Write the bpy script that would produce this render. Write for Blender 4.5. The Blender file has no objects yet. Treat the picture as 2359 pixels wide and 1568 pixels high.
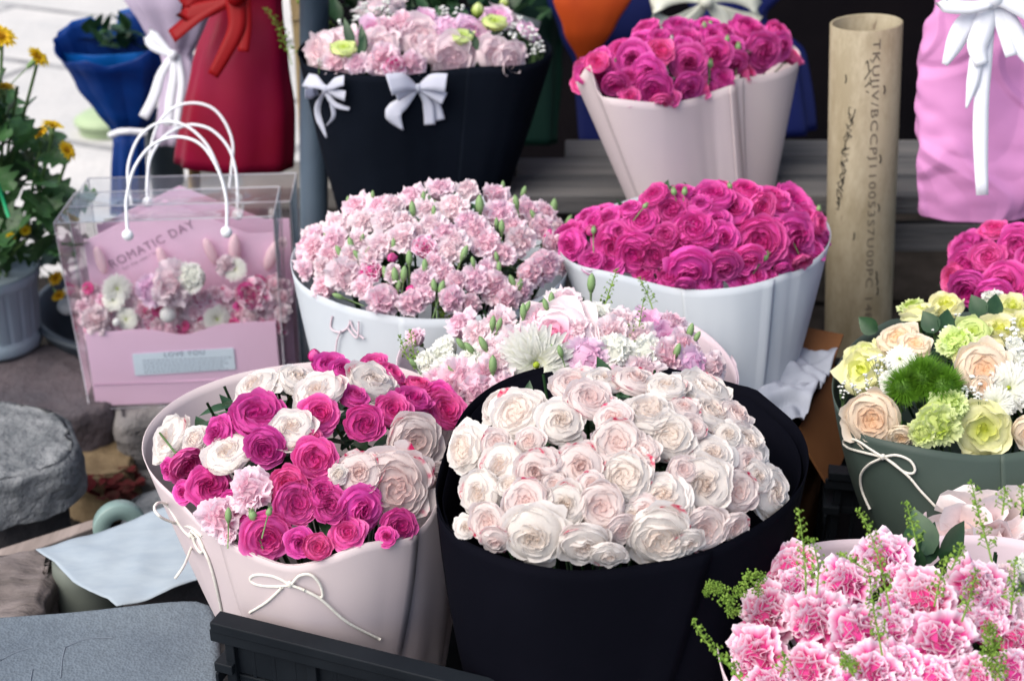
import bpy, bmesh, math, random
import numpy as np
from mathutils import Vector, Matrix, noise
from mathutils.bvhtree import BVHTree
S = bpy.context.scene
PI = math.pi
R = math.radians

# ------------------------------------------------------------------ camera, light, exposure
CAMH, PITCH = 1.3, R(27.0)
cd = bpy.data.cameras.new("camera"); cam = bpy.data.objects.new("camera", cd)
S.collection.objects.link(cam); S.camera = cam
cam.location = (0, 0, CAMH); cam.rotation_euler = (PI/2 - PITCH, 0, 0)
cd.lens = 50; cd.sensor_width = 36; cd.clip_start = 0.05; cd.clip_end = 200
cd.dof.use_dof = True; cd.dof.focus_distance = 1.55; cd.dof.aperture_fstop = 5.0
W = bpy.data.worlds.new("World"); S.world = W; W.use_nodes = True
nt = W.node_tree; bg = nt.nodes['Background']
sky = nt.nodes.new('ShaderNodeTexSky'); sky.sky_type = 'NISHITA'; sky.sun_disc = False
SUN_EL, SUN_AZ = R(52), R(-122)            # azimuth from +Y, negative = camera left
sky.sun_elevation = SUN_EL; sky.sun_rotation = SUN_AZ
sky.air_density = 1.0; sky.dust_density = 3.0
ov = nt.nodes.new('ShaderNodeMixRGB'); ov.inputs[0].default_value = .38; ov.inputs[2].default_value = (1.9, 1.9, 1.85, 1)   # thin bright cloud veiling the blue
nt.links.new(sky.outputs[0], ov.inputs[1]); nt.links.new(ov.outputs[0], bg.inputs[0]); bg.inputs[1].default_value = 0.15
sd = bpy.data.lights.new("sun", 'SUN'); sun = bpy.data.objects.new("sun", sd)
S.collection.objects.link(sun)
sd.energy = 2.0; sd.angle = R(60); sd.color = (1.0, .93, .84)
sv = Vector((math.sin(SUN_AZ)*math.cos(SUN_EL), math.cos(SUN_AZ)*math.cos(SUN_EL), math.sin(SUN_EL)))
sun.rotation_euler = sv.to_track_quat('Z', 'Y').to_euler()
S.view_settings.view_transform = 'Standard'; S.view_settings.look = 'None'
S.view_settings.exposure = 0.95; S.view_settings.gamma = 1
S.render.engine = 'CYCLES'
S.cycles.use_denoising = True
S.cycles.max_bounces = 10; S.cycles.diffuse_bounces = 6; S.cycles.transparent_max_bounces = 16
S.cycles.sample_clamp_indirect = 6

# ------------------------------------------------------------------ picture helpers: a pixel of the photograph + a depth -> a point of the place
FPX, CU, CV = 2358*50/36, 1179.0, 784.0
CAM = Vector((0, 0, CAMH)); RT = Vector((1, 0, 0))
FW = Vector((0, math.cos(PITCH), -math.sin(PITCH))); UP = Vector((0, math.sin(PITCH), math.cos(PITCH)))
def ray(u, v): return FW + RT*((u-CU)/FPX) + UP*((CV-v)/FPX)
def P(u, v, d): return CAM + ray(u, v)*d
def PZ(u, v, z):
    r = ray(u, v); return CAM + r*((z-CAMH)/r.z)
def px(s, d): return s*d/FPX
def Zc(x0, y0, s):
    k = 0.784
    return lambda x, y: ((x0+x/s)*k, (y0+y/s)*k)
rnd = random.Random(7)

# ------------------------------------------------------------------ mesh helpers
class MB:
    def __init__(s): s.v, s.f, s.m, s.a, s.b, s.c = [], [], [], [], [], []
    def vert(s, p, a=0., b=0., c=0.):
        s.v.append(tuple(p)); s.a.append(a); s.b.append(b); s.c.append(c); return len(s.v)-1
    def face(s, idx, m=0): s.f.append(tuple(idx)); s.m.append(m)
    def grid(s, rows, m=0, closed=False, A=None):
        ids = [[s.vert(p, *(A[i][j] if A else (0., 0., 0.))) for j, p in enumerate(r)] for i, r in enumerate(rows)]
        n = len(ids[0])
        for i in range(len(ids)-1):
            for j in range(n if closed else n-1):
                k = (j+1) % n
                s.face((ids[i][j], ids[i][k], ids[i+1][k], ids[i+1][j]), m)
        return ids
    def tube(s, pts, r, n=6, m=0, cap=True, attr=(0., 0., 0.)):
        pts = [Vector(p) for p in pts]; k = len(pts); rs = r if hasattr(r, '__len__') else [r]*k
        up = None; rings = []
        for i, p in enumerate(pts):
            t = (pts[min(i+1, k-1)]-pts[max(i-1, 0)])
            if t.length < 1e-9: t = Vector((0, 0, 1))
            t.normalize()
            if up is None:
                up = Vector((0, 0, 1)) if abs(t.z) < .9 else Vector((1, 0, 0))
            x = t.cross(up)
            if x.length < 1e-6: x = t.cross(Vector((1, .1, 0)))
            x.normalize(); y = x.cross(t).normalized(); up = y
            rings.append([p + (x*math.cos(2*PI*j/n)+y*math.sin(2*PI*j/n))*rs[i] for j in range(n)])
        ids = s.grid(rings, m, True, [[attr]*n for _ in rings])
        if cap:
            s.face(list(ids[0]), m); s.face(list(reversed(ids[-1])), m)
    def box(s, c, sx, sy, sz, m=0, M=None):
        c = Vector(c); q = []
        for dz in (-1, 1):
            for dx, dy in ((-1, -1), (1, -1), (1, 1), (-1, 1)):
                p = Vector((dx*sx/2, dy*sy/2, dz*sz/2))
                q.append(s.vert((M @ p if M else p)+c))
        for f in ((3, 2, 1, 0), (4, 5, 6, 7), (0, 1, 5, 4), (1, 2, 6, 5), (2, 3, 7, 6), (3, 0, 4, 7)): s.face([q[i] for i in f], m)
    def ball(s, c, r, n=8, k=5, m=0, sc=(1, 1, 1), attr=(0., 0., 0.), q=None):
        c = Vector(c); rows = []
        for i in range(k+1):
            th = PI*i/k; row = []
            for j in range(n):
                p = Vector((math.sin(th)*math.cos(2*PI*j/n)*sc[0], math.sin(th)*math.sin(2*PI*j/n)*sc[1], math.cos(th)*sc[2]))*r
                row.append(c + (q @ p if q else p))
            rows.append(row)
        s.grid(rows, m, True, [[attr]*n for _ in rows])
    def add(s, o, M=None):
        k = len(s.v)
        for p in o.v: s.v.append(tuple(M @ Vector(p)) if M else p)
        s.a += o.a; s.b += o.b; s.c += o.c
        for f, m in zip(o.f, o.m): s.f.append(tuple(i+k for i in f)); s.m.append(m)
    def mesh(s, name, mats, off=None, smooth=True):
        me = bpy.data.meshes.new(name)
        v = s.v if off is None else [(p[0]-off[0], p[1]-off[1], p[2]-off[2]) for p in s.v]
        me.from_pydata(v, [], s.f)
        for mt in mats: me.materials.append(mt)
        if len(mats) > 1: me.polygons.foreach_set('material_index', s.m)
        for nm, arr in (('pv', s.a), ('pt', s.b), ('pk', s.c)):
            if any(arr):
                at = me.attributes.new(nm, 'FLOAT', 'POINT'); at.data.foreach_set('value', arr)
        if smooth: me.polygons.foreach_set('use_smooth', [True]*len(me.polygons))
        me.update(); return me

def link(name, data, parent=None, M=None):
    o = bpy.data.objects.new(name, data); S.collection.objects.link(o)
    if parent: o.parent = parent
    if M is not None: o.matrix_basis = M
    return o
def wloc(o):
    p = Vector((0, 0, 0))
    while o: p = p+o.location; o = o.parent
    return p
def tag(o, label, cat, group=None, kind=None):
    if label: o['label'] = label
    if cat: o['category'] = cat
    if group: o['group'] = group
    if kind: o['kind'] = kind
    return o
def thing(name, loc, label, cat, group=None):
    o = bpy.data.objects.new(name, None); S.collection.objects.link(o); o.location = loc
    o.empty_display_size = .05
    return tag(o, label, cat, group)
def obj(name, mb, mats, parent=None, smooth=True, solid=0., bevel=0., label=None):
    """mesh in world coordinates -> an object; origin at its base, or its parent's"""
    if not isinstance(mats, (list, tuple)): mats = [mats]
    if parent: off = wloc(parent); loc = (0, 0, 0)
    else:
        a = np.array(mb.v); off = ((a[:, 0].min()+a[:, 0].max())/2, (a[:, 1].min()+a[:, 1].max())/2, a[:, 2].min()); loc = off
    o = link(name, mb.mesh(name, mats, off, smooth), parent); o.location = loc
    if solid:
        md = o.modifiers.new('thick', 'SOLIDIFY'); md.thickness = abs(solid); md.offset = 0
    if bevel:
        md = o.modifiers.new('bev', 'BEVEL'); md.width = bevel; md.segments = 2; md.limit_method = 'ANGLE'
    if label: o['label'] = label
    return o
def catmull(pts, n, closed=False):
    pts = [Vector(p) for p in pts]; k = len(pts); out = []
    segs = k if closed else k-1
    # dense then resample by length
    den = []
    for i in range(segs):
        g = lambda j: pts[j % k] if closed else pts[max(0, min(k-1, j))]
        p0, p1, p2, p3 = g(i-1), g(i), g(i+1), g(i+2)
        for s in range(12):
            t = s/12
            den.append(.5*((2*p1)+(p2-p0)*t+(2*p0-5*p1+4*p2-p3)*t*t+(3*p1-p0-3*p2+p3)*t**3))
    den.append(pts[0] if closed else pts[-1])
    L = [0.]
    for a, b in zip(den, den[1:]): L.append(L[-1]+(b-a).length)
    m = n if closed else n-1
    j = 0
    for i in range(n):
        t = L[-1]*i/m
        while j < len(L)-2 and L[j+1] < t: j += 1
        w = (t-L[j])/max(1e-9, L[j+1]-L[j]); out.append(den[j].lerp(den[j+1], min(1, max(0, w))))
    return out

# ------------------------------------------------------------------ materials
def new_mat(name):
    m = bpy.data.materials.new(name); m.use_nodes = True; nt = m.node_tree; nt.nodes.clear()
    out = nt.nodes.new('ShaderNodeOutputMaterial'); return m, nt, out
def N(nt, t, **k):
    n = nt.nodes.new(t)
    for a, b in k.items():
        if a in n.inputs.keys(): n.inputs[a].default_value = b
        else: setattr(n, a, b)
    return n
def srgb(r, g, b):
    f = lambda c: (c/255/12.92) if c/255 <= .04045 else ((c/255+.055)/1.055)**2.4
    return (f(r), f(g), f(b), 1)
def mixc(nt, fac, a, b, typ='MIX'):
    n = nt.nodes.new('ShaderNodeMix'); n.data_type = 'RGBA'; n.blend_type = typ
    for sock, v in ((n.inputs['Factor'], fac), (n.inputs['A'], a), (n.inputs['B'], b)):
        if hasattr(v, 'is_output') or isinstance(v, bpy.types.NodeSocket): nt.links.new(v, sock)
        else: sock.default_value = v
    # colour sockets share names with float ones: pick the RGBA pair
    return n
def MixRGB(nt, fac, a, b, typ='MIX'):
    n = nt.nodes.new('ShaderNodeMixRGB'); n.blend_type = typ
    for i, v in enumerate((fac, a, b)):
        if isinstance(v, bpy.types.NodeSocket): nt.links.new(v, n.inputs[i])
        else: n.inputs[i].default_value = v
    return n.outputs[0]
def ramp(nt, fac, stops, interp='LINEAR'):
    n = nt.nodes.new('ShaderNodeValToRGB'); cr = n.color_ramp; cr.interpolation = interp
    while len(cr.elements) > 1: cr.elements.remove(cr.elements[0])
    cr.elements[0].position = stops[0][0]; cr.elements[0].color = stops[0][1]
    for p, c in stops[1:]:
        e = cr.elements.new(p); e.color = c
    nt.links.new(fac, n.inputs[0]); return n.outputs[0]
def attr(nt, name):
    n = nt.nodes.new('ShaderNodeAttribute'); n.attribute_name = name; return n.outputs['Fac']
def noise_n(nt, scale, detail=4, rough=.6, coord='Object', stretch=None):
    tc = nt.nodes.new('ShaderNodeTexCoord'); n = nt.nodes.new('ShaderNodeTexNoise')
    n.inputs['Scale'].default_value = scale; n.inputs['Detail'].default_value = detail; n.inputs['Roughness'].default_value = rough
    if stretch:
        mp = nt.nodes.new('ShaderNodeMapping'); mp.inputs['Scale'].default_value = stretch
        nt.links.new(tc.outputs[coord], mp.inputs[0]); nt.links.new(mp.outputs[0], n.inputs[0])
    else: nt.links.new(tc.outputs[coord], n.inputs[0])
    return n.outputs['Fac']
def bump(nt, h, strength, dist=.002):
    b = nt.nodes.new('ShaderNodeBump'); b.inputs['Strength'].default_value = strength; b.inputs['Distance'].default_value = dist
    nt.links.new(h, b.inputs['Height']); return b.outputs[0]
def finish(nt, out, col, rough=.6, transl=0., spec=.3, normal=None, metal=0., sheen=0.):
    b = nt.nodes.new('ShaderNodeBsdfPrincipled'); b.inputs['Roughness'].default_value = rough
    b.inputs['Specular IOR Level'].default_value = spec; b.inputs['Metallic'].default_value = metal
    if sheen: b.inputs['Sheen Weight'].default_value = sheen
    if isinstance(col, bpy.types.NodeSocket): nt.links.new(col, b.inputs['Base Color'])
    else: b.inputs['Base Color'].default_value = col
    if normal: nt.links.new(normal, b.inputs['Normal'])
    sh = b.outputs[0]
    if transl:
        t = nt.nodes.new('ShaderNodeBsdfTranslucent'); mx = nt.nodes.new('ShaderNodeMixShader'); mx.inputs[0].default_value = transl
        if isinstance(col, bpy.types.NodeSocket): nt.links.new(col, t.inputs[0])
        else: t.inputs[0].default_value = col
        nt.links.new(sh, mx.inputs[1]); nt.links.new(t.outputs[0], mx.inputs[2]); sh = mx.outputs[0]
    nt.links.new(sh, out.inputs['Surface'])
def petal_mat(name, base, mid, edge, center=None, streak=None, streak_at=.9, transl=.3, p_mid=.5, p_edge=.95, var=.12, hue=.012, rough=.55):
    m, nt, out = new_mat(name)
    pv = attr(nt, 'pv')
    col = ramp(nt, pv, [(0, base), (p_mid, mid), (p_edge, edge)])
    if center:
        col = MixRGB(nt, ramp(nt, attr(nt, 'pt'), [(0, (1, 1, 1, 1)), (.55, (0, 0, 0, 1))]), col, center)
    if streak:
        k = ramp(nt, attr(nt, 'pk'), [(0, (0, 0, 0, 1)), (streak_at, (0, 0, 0, 1)), (streak_at+.02, (1, 1, 1, 1))])
        nz = ramp(nt, noise_n(nt, 2.2, 2), [(.42, (0, 0, 0, 1)), (.58, (1, 1, 1, 1))])
        e = ramp(nt, pv, [(.25, (.0, .0, .0, 1)), (.8, (1, 1, 1, 1))])
        f = MixRGB(nt, 1., MixRGB(nt, 1., MixRGB(nt, 1., k, nz, 'MULTIPLY'), e, 'MULTIPLY'), ramp(nt, attr(nt, 'pt'), [(.68, (0, 0, 0, 1)), (.74, (1, 1, 1, 1))]), 'MULTIPLY')
        col = MixRGB(nt, f, col, streak)
    oi = nt.nodes.new('ShaderNodeObjectInfo')
    hs = nt.nodes.new('ShaderNodeHueSaturation')
    mr = N(nt, 'ShaderNodeMapRange'); nt.links.new(oi.outputs['Random'], mr.inputs[0]); mr.inputs[3].default_value = 1-var; mr.inputs[4].default_value = 1+var*.6
    nt.links.new(mr.outputs[0], hs.inputs['Value'])
    m2 = N(nt, 'ShaderNodeMapRange'); wn = nt.nodes.new('ShaderNodeTexWhiteNoise'); wn.noise_dimensions = '1D'
    nt.links.new(oi.outputs['Random'], wn.inputs['W']); nt.links.new(wn.outputs[0], m2.inputs[0]); m2.inputs[3].default_value = .5-hue; m2.inputs[4].default_value = .5+hue
    nt.links.new(m2.outputs[0], hs.inputs['Hue'])
    nt.links.new(col, hs.inputs['Color'])
    # fine veins running up each petal, and faint blotches
    f2 = noise_n(nt, 9, 3, .6)
    c2 = MixRGB(nt, .16, hs.outputs[0], ramp(nt, f2, [(.3, (.55, .5, .52, 1)), (.6, (1, 1, 1, 1))]), 'MULTIPLY')
    finish(nt, out, c2, rough, transl, .25, bump(nt, noise_n(nt, 26, 3), .25, .0012))
    return m
def plain_mat(name, col, rough=.6, spec=.3, transl=0., nscale=0, ncol=None, bstr=0., bscale=60, bdist=.001, stretch=None, metal=0., coord='Object', lo=.35, hi=.65, detail=4):
    m, nt, out = new_mat(name); c = col
    if nscale: c = MixRGB(nt, ramp(nt, noise_n(nt, nscale, detail, .6, coord, stretch), [(lo, (0, 0, 0, 1)), (hi, (1, 1, 1, 1))]), col, ncol)
    nm = bump(nt, noise_n(nt, bscale, 5, .6, coord, stretch), bstr, bdist) if bstr else None
    finish(nt, out, c, rough, transl, spec, nm, metal); return m
C = lambda *a: (a[0], a[1], a[2], 1)
MAG = petal_mat('petal_magenta', C(.45, .004, .18), C(.62, .018, .31), C(.80, .14, .48), center=C(.54, .007, .21), var=.16, hue=.007, p_edge=1.)
MAG2 = petal_mat('petal_hot_pink', C(.56, .007, .19), C(.70, .03, .30), C(.85, .19, .48), center=C(.62, .014, .19), var=.16, hue=.009, p_edge=1.)
WHT = petal_mat('petal_cream_white', C(.81, .70, .60), C(.83, .77, .72), C(.85, .82, .80), center=C(.83, .71, .63), streak=C(.66, .02, .10), streak_at=.85, var=.03, hue=.006, transl=.42)
WPK = petal_mat('petal_blush_white', C(.80, .62, .57), C(.82, .70, .68), C(.84, .77, .76), center=C(.80, .58, .55), streak=C(.66, .02, .12), streak_at=.80, var=.03, hue=.008, transl=.42)
PCA = petal_mat('petal_soft_pink', C(.84, .36, .50), C(.90, .60, .71), C(.92, .78, .85), center=C(.88, .56, .68), var=.05, hue=.012, transl=.4)
PCW = petal_mat('petal_pale_pink', C(.84, .50, .57), C(.86, .68, .73), C(.88, .79, .83), center=C(.86, .64, .70), var=.04, hue=.01, transl=.4)
PBI = petal_mat('petal_pink_white_edge', C(.56, .01, .18), C(.74, .06, .30), C(.92, .78, .87), p_mid=.72, p_edge=.96, var=.08, hue=.008)
LIL = petal_mat('petal_lilac_pink', C(.72, .22, .50), C(.82, .50, .72), C(.86, .68, .82), center=C(.78, .36, .60), var=.08)
BIG = petal_mat('petal_blush_hot_centre', C(.80, .5, .55), C(.86, .70, .74), C(.9, .82, .84), center=C(.85, .18, .42), var=.05)
MUM = petal_mat('petal_white_mum', C(.66, .70, .26), C(.78, .80, .68), C(.82, .83, .80), var=.03, hue=.004)
PEA = petal_mat('petal_peach', C(.84, .50, .28), C(.85, .68, .48), C(.86, .78, .66), center=C(.85, .52, .28), var=.06, hue=.008)
LIM = petal_mat('petal_lime', C(.34, .50, .06), C(.56, .68, .18), C(.72, .80, .42), center=C(.42, .56, .05), var=.08, hue=.01)
YEL = petal_mat('petal_pale_yellow', C(.62, .66, .16), C(.80, .80, .38), C(.88, .86, .56), center=C(.60, .66, .05), var=.06, hue=.01)
GOLD = petal_mat('petal_golden', C(.62, .30, .01), C(.80, .50, .01), C(.86, .62, .03), var=.1)
LILY = petal_mat('petal_shell_pink', C(.82, .56, .52), C(.88, .74, .74), C(.90, .84, .85), var=.04, transl=.35)
GRN = plain_mat('leaf_green', C(.035, .085, .02), .5, .35, .15, 30, C(.07, .15, .035))
DGRN = plain_mat('leaf_dark_green', C(.012, .045, .018), .45, .4, .1, 30, C(.03, .08, .03))
BUDG = plain_mat('bud_green', C(.13, .25, .11), .5, .35, .1, 40, C(.26, .38, .15))
STEMG = plain_mat('stem_green', C(.06, .12, .03), .5, .35, .1, 30, C(.10, .19, .06))
FRG = plain_mat('sprig_green', C(.13, .26, .03), .5, .3, .25, 60, C(.24, .38, .06))
TRICK = plain_mat('dianthus_green', C(.05, .16, .01), .5, .3, .2, 50, C(.14, .30, .02))
BABY = plain_mat('tiny_white_petals', C(.82, .84, .82), .6, .2, .25)
CORDW = plain_mat('cream_cord', C(.74, .72, .66), .6, .3, 0, 300, C(.6, .58, .52))
# ------------------------------------------------------------------ flower shapes, unit radius, facing +Z
def rose_mb(seed, n=34, cup=0., ruf=.05, flat=0., quarter=0., rows=6, cols=9, gold=2.399963, core=.13):
    r = random.Random(seed); mb = MB(); q0 = r.random()*6.28
    for i in range(n):
        t = (i+.5)/n
        ph = i*gold + r.uniform(-.2, .2) + q0
        Rt = .10 + .90*t**.78
        H = .16+.10*t-.36*t*t*(1-cup)+.06*cup*t + r.uniform(-.03, .03)
        if t < .25: H -= .06*(1-t/.25)
        zb = -.62*(.5+.5*cup)-.12
        roll = max(0, (t-.55)/.45)*(1-.6*cup)*r.uniform(.7, 1.3)
        wid = 1.25-.62*t + r.uniform(-.08, .08)
        cx = cy = 0.
        if quarter and t < .62:   # quartered centre: whorls around several points
            k = int(ph/(2*PI)*4) % 4; cx = .16*math.cos(k*PI/2+q0)*quarter; cy = .16*math.sin(k*PI/2+q0)*quarter; Rt *= .8
        p1, p2 = r.random()*6, r.random()*6; f1, f2 = r.uniform(2.2, 3.4), r.uniform(5, 8)
        amp = ruf*(1+.8*t); pk = r.random(); notch = r.uniform(0, .08)
        out, A = [], []
        for a_ in range(rows):
            s = a_/(rows-1); row = []; ar = []
            for b_ in range(cols):
                x = -1+2*b_/(cols-1)
                sm = 1-.26*abs(x)**2.6-notch*math.exp(-(x*5)**2)
                ss = s*sm
                rr = Rt*math.sin(min(1, ss)*PI/2)**.75
                z = zb+(H-zb)*(1-math.cos(min(1., ss)*PI/2))**(.95)
                if t > .5: rr += .16*roll*ss**5; z -= .30*roll*ss**5
                else: rr -= .05*ss**4*(1-t)
                wv = ss**2*amp*(math.sin(x*f1+p1)+.5*math.sin(x*f2+p2))
                rr += wv; z += .7*wv*math.cos(x*2+p2)
                w = wid*(.35+.65*math.sin(min(1., ss*1.12)*PI/2))
                an = ph + x*w*(1+.12*ss)
                rr2 = rr + .06*x   # one side over the next: spiral overlap
                row.append((cx+rr2*math.cos(an), cy+rr2*math.sin(an), z)); ar.append((s, t, pk))
            out.append(row); A.append(ar)
        mb.grid(out, 0, False, A)
    if core:  # disc added under the petal rims to bounce light into the gaps
        rr_, aa_ = [], []
        for i in range(8):
            q = .93*i/7; t = min(1, (q/.9)**1.28); H = .16+.10*t-.36*t*t*(1-cup)+.06*cup*t-core-(.25 if i == 7 else 0)
            rr_.append([(q*math.cos(2*PI*j/20), q*math.sin(2*PI*j/20), H+.02*math.sin(j*2.3+i)) for j in range(20)]); aa_.append([(.7, t, 0)]*20)
        mb.grid(rr_, 0, True, aa_)
    return mb
def carn_mb(seed, n=34, ruf=.13, spread=88, sq=.8, cols=13, rows=5, teeth=1.):
    r = random.Random(seed); mb = MB(); q0 = r.random()*6.28
    for i in range(n):
        t = (i+.5)/n; ph = i*2.399963+q0+r.uniform(-.3, .3)
        th = R(6+spread*t**.85+r.uniform(-9, 9)); L = (.82+.18*t)*r.uniform(.80, 1.12)
        p1, p2 = r.random()*6, r.random()*6; f1 = r.uniform(3.5, 5.5); f2 = r.uniform(8, 12); wid = r.uniform(.42, .60)
        out, A = [], []; tw = r.uniform(-.35, .35)
        d0 = Vector((math.cos(ph), math.sin(ph), 0)); side = Vector((-math.sin(ph), math.cos(ph), 0)); Z = Vector((0, 0, 1))
        for a_ in range(rows):
            s = a_/(rows-1); row = []; ar = []
            for b_ in range(cols):
                x = -1+2*b_/(cols-1)
                sm = 1-.22*abs(x)**2.2
                if teeth and s > .9: sm *= 1-.09*teeth*((b_ % 2))-.09*teeth*r.random()
                ss = s*sm; ang = th*(.25+.85*ss)
                # centre line of the petal (arc)
                k = th*.85; a0 = th*.25
                rr = L*(math.cos(a0)-math.cos(a0+k*ss))/max(k, .05); zz = L*(math.sin(a0+k*ss)-math.sin(a0))/max(k, .05)
                nrm = d0*math.cos(ang)-Z*math.sin(ang)
                wv = ss**1.6*ruf*(math.sin(x*f1+p1)+.45*math.sin(x*f2+p2))
                w = wid*(.12+.88*ss**.8)*x*L
                p = d0*rr+Z*(zz-.28)+side*(w*math.cos(tw))+nrm*(wv+w*math.sin(tw)*.6)
                row.append((p.x, p.y, p.z*sq)); ar.append((s, t, 0))
            out.append(row); A.append(ar)
        mb.grid(out, 0, False, A)
    mb.ball((0, 0, -.10), .56, 14, 9, 0, (1.05, 1.05, .8), (.62, .5, 0))  # ball added inside, brightens the gaps between petals
    return mb
def mum_mb(seed, layers=((1.0, 34, 10), (.92, 32, 22), (.80, 30, 36), (.64, 26, 50), (.46, 22, 62), (.30, 14, 74)), w=.10, yellow=.07):
    r = random.Random(seed); mb = MB()
    for L, n, el in layers:
        q = r.random()
        for i in range(n):
            ph = 2*PI*(i+q)/n+r.uniform(-.06, .06); e = R(el+r.uniform(-8, 8)); l = L*r.uniform(.92, 1.06)
            d0 = Vector((math.cos(ph), math.sin(ph), 0)); sd_ = Vector((-math.sin(ph), math.cos(ph), 0)); Z = Vector((0, 0, 1))
            out, A = [], []
            for s_ in range(5):
                s = s_/4; c = d0*(l*s*math.cos(e*(1-.5*s)))+Z*(l*s*math.sin(e*(1-.6*s))*.9-.15)
                ww = w*math.sin(PI*min(.93, .18+.75*s))*(.7+.5*L)
                out.append([c-sd_*ww+Z*ww*.35, c, c+sd_*ww+Z*ww*.35]); A.append([(s, L, 0)]*3)
            mb.grid(out, 0, False, A)
    if yellow:
        for i in range(60):
            a = i*2.4; q = yellow*math.sqrt(i/60); mb.ball((q*math.cos(a), q*math.sin(a), .05+.05*(1-i/60)), .022, 5, 3, 1)
    return mb
def bladeball_mb(seed, n=900):
    r = random.Random(seed); mb = MB()
    for i in range(n):
        z = 1-(i+.5)/n*1.25; ph = i*2.399963; rr = math.sqrt(max(0, 1-z*z))
        d = Vector((rr*math.cos(ph), rr*math.sin(ph), z)); s = d.cross(Vector((.3, .2, 1))).normalized()*.018
        j = Vector((r.uniform(-1, 1), r.uniform(-1, 1), r.uniform(-1, 1)))*.16; l = r.uniform(.85, 1.08)
        a, b = d*.35, d*.72*l+j*.4; c = d*l+j
        ids = [mb.vert(p, q, 0, 0) for p, q in ((a-s, 0), (a+s, 0), (b-s*.8, .6), (b+s*.8, .6), (c, 1))]
        mb.face((ids[0], ids[1], ids[3], ids[2])); mb.face((ids[2], ids[3], ids[4]))
    mb.ball((0, 0, -.1), .62, 12, 8)
    return mb
def leaf_mb(L=1., w=.3, fold=.18, curl=.25, rows=7):
    mb = MB(); out, A = [], []
    for i in range(rows):
        s = i/(rows-1); ww = w*math.sin(PI*min(1, .04+.96*s)**.8)*(1 if s < .98 else .1)
        c = Vector((0, L*s, -curl*L*s*s))
        out.append([c+Vector((-ww, 0, fold*ww)), c+Vector((-ww*.5, 0, fold*ww*.3)), c, c+Vector((ww*.5, 0, fold*ww*.3)), c+Vector((ww, 0, fold*ww))]); A.append([(s, 0, 0)]*5)
    mb.grid(out, 0, False, A); return mb
def calyx_mb(kind='rose', stem=3.2):
    mb = MB()
    if kind == 'rose':
        mb.ball((0, 0, -.72), .17, 8, 5, 0, (1, 1, 1.1))
        for i in range(5):
            a = i*2*PI/5; L = leaf_mb(.75, .10, .3, .1)
            mb.add(L, Matrix.Translation((0, 0, -.66)) @ Matrix.Rotation(a, 4, 'Z') @ Matrix.Rotation(.35, 4, 'X'))
        mb.tube([(0, 0, -.8), (.04, .02, -1.5), (-.02, .05, -stem)], .055, 6)
    else:
        mb.tube([(0, 0, -.15), (0, 0, -.30), (0, 0, -.6), (0, 0, -.85), (0, 0, -.92)], [.28, .25, .20, .16, .07], 8)
        mb.tube([(0, 0, -.9), (.04, .03, -1.8), (-.02, .0, -stem)], .045, 6)
    return mb
def greenbud_mb(tip=True):   # carnation bud: pointed green cup on a jointed stem; unit = half its length
    mb = MB()
    mb.tube([(0, 0, -.95), (0, 0, -.8), (0, 0, -.3), (0, 0, .3), (0, 0, .7), (0, 0, .98)], [.14, .34, .46, .42, .26, .04], 9)
    for i in range(5):
        a = i*2*PI/5
        mb.add(leaf_mb(.75, .16, .5, -.05), Matrix.Translation((.33*math.cos(a), .33*math.sin(a), .18)) @ Matrix.Rotation(a-PI/2, 4, 'Z') @ Matrix.Rotation(R(108), 4, 'X'))
    mb.tube([(0, 0, -.9), (.05, 0, -2.2), (0, .08, -4.5)], [.13, .09, .09], 6)
    mb.tube([(0, 0, -1.15), (0, 0, -.9)], [.16, .3], 7)
    return mb
def roundbud_mb():           # rose bud: ovoid of wrapped petals
    r = random.Random(5); mb = MB()
    for i in range(7):
        ph = i*2.4; out, A = [], []
        for a_ in range(7):
            s = a_/6; row = []; ar = []
            for b_ in range(8):
                x = -1+2*b_/7; ss = s*(1-.15*abs(x)**2)
                rr = (.56+.03*i)*math.sin(PI*min(.995, .05+.945*ss))**.75+.04*x; z = -.8+1.75*ss
                an = ph+x*(1.25-.05*i); row.append((rr*math.cos(an), rr*math.sin(an), z)); ar.append((s, i/7, .5))
            out.append(row); A.append(ar)
        mb.grid(out, 0, False, A)
    return mb
def greenrosebud_mb():
    mb = MB()
    mb.tube([(0, 0, -.7), (0, 0, -.5), (0, 0, 0), (0, 0, .45), (0, 0, .8)], [.2, .5, .62, .45, .1], 9)
    for i in range(5):
        a = i*2*PI/5
        mb.add(leaf_mb(1.7, .2, .5, -.05), Matrix.Translation((.4*math.cos(a), .4*math.sin(a), -.55)) @ Matrix.Rotation(a-PI/2, 4, 'Z') @ Matrix.Rotation(R(88), 4, 'X'))
    mb.tube([(0, 0, -.65), (.1, 0, -2), (0, .1, -5)], .12, 6)
    return mb
def baby_mb(seed):           # one cluster of tiny double white flowers on hair stems
    r = random.Random(seed); mb = MB()
    for i in range(7):
        c = Vector((r.uniform(-1, 1), r.uniform(-1, 1), r.uniform(-.4, .8))); rad = r.uniform(.22, .34)
        for k in range(9):
            a = k*2.4; th = .3+1.1*(k/9); d = Vector((math.sin(th)*math.cos(a), math.sin(th)*math.sin(a), math.cos(th)))
            mb.ball(c+d*rad*.5, rad*.55, 6, 4, 0, (1, 1, .8))
        mb.tube([c-Vector((0, 0, rad*.4)), c*.45+Vector((0, 0, -1.2)), (0, 0, -2.4)], .03, 4, 1)
    return mb
def T(mb, *mats): return mb.mesh('tmp', mats)
LIB = {}
def var(key, fn, n, mat):
    LIB[key] = []
    for i in range(n):
        me = fn(i).mesh(key, mat if isinstance(mat, (list, tuple)) else [mat]); LIB[key].append(me)
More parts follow.
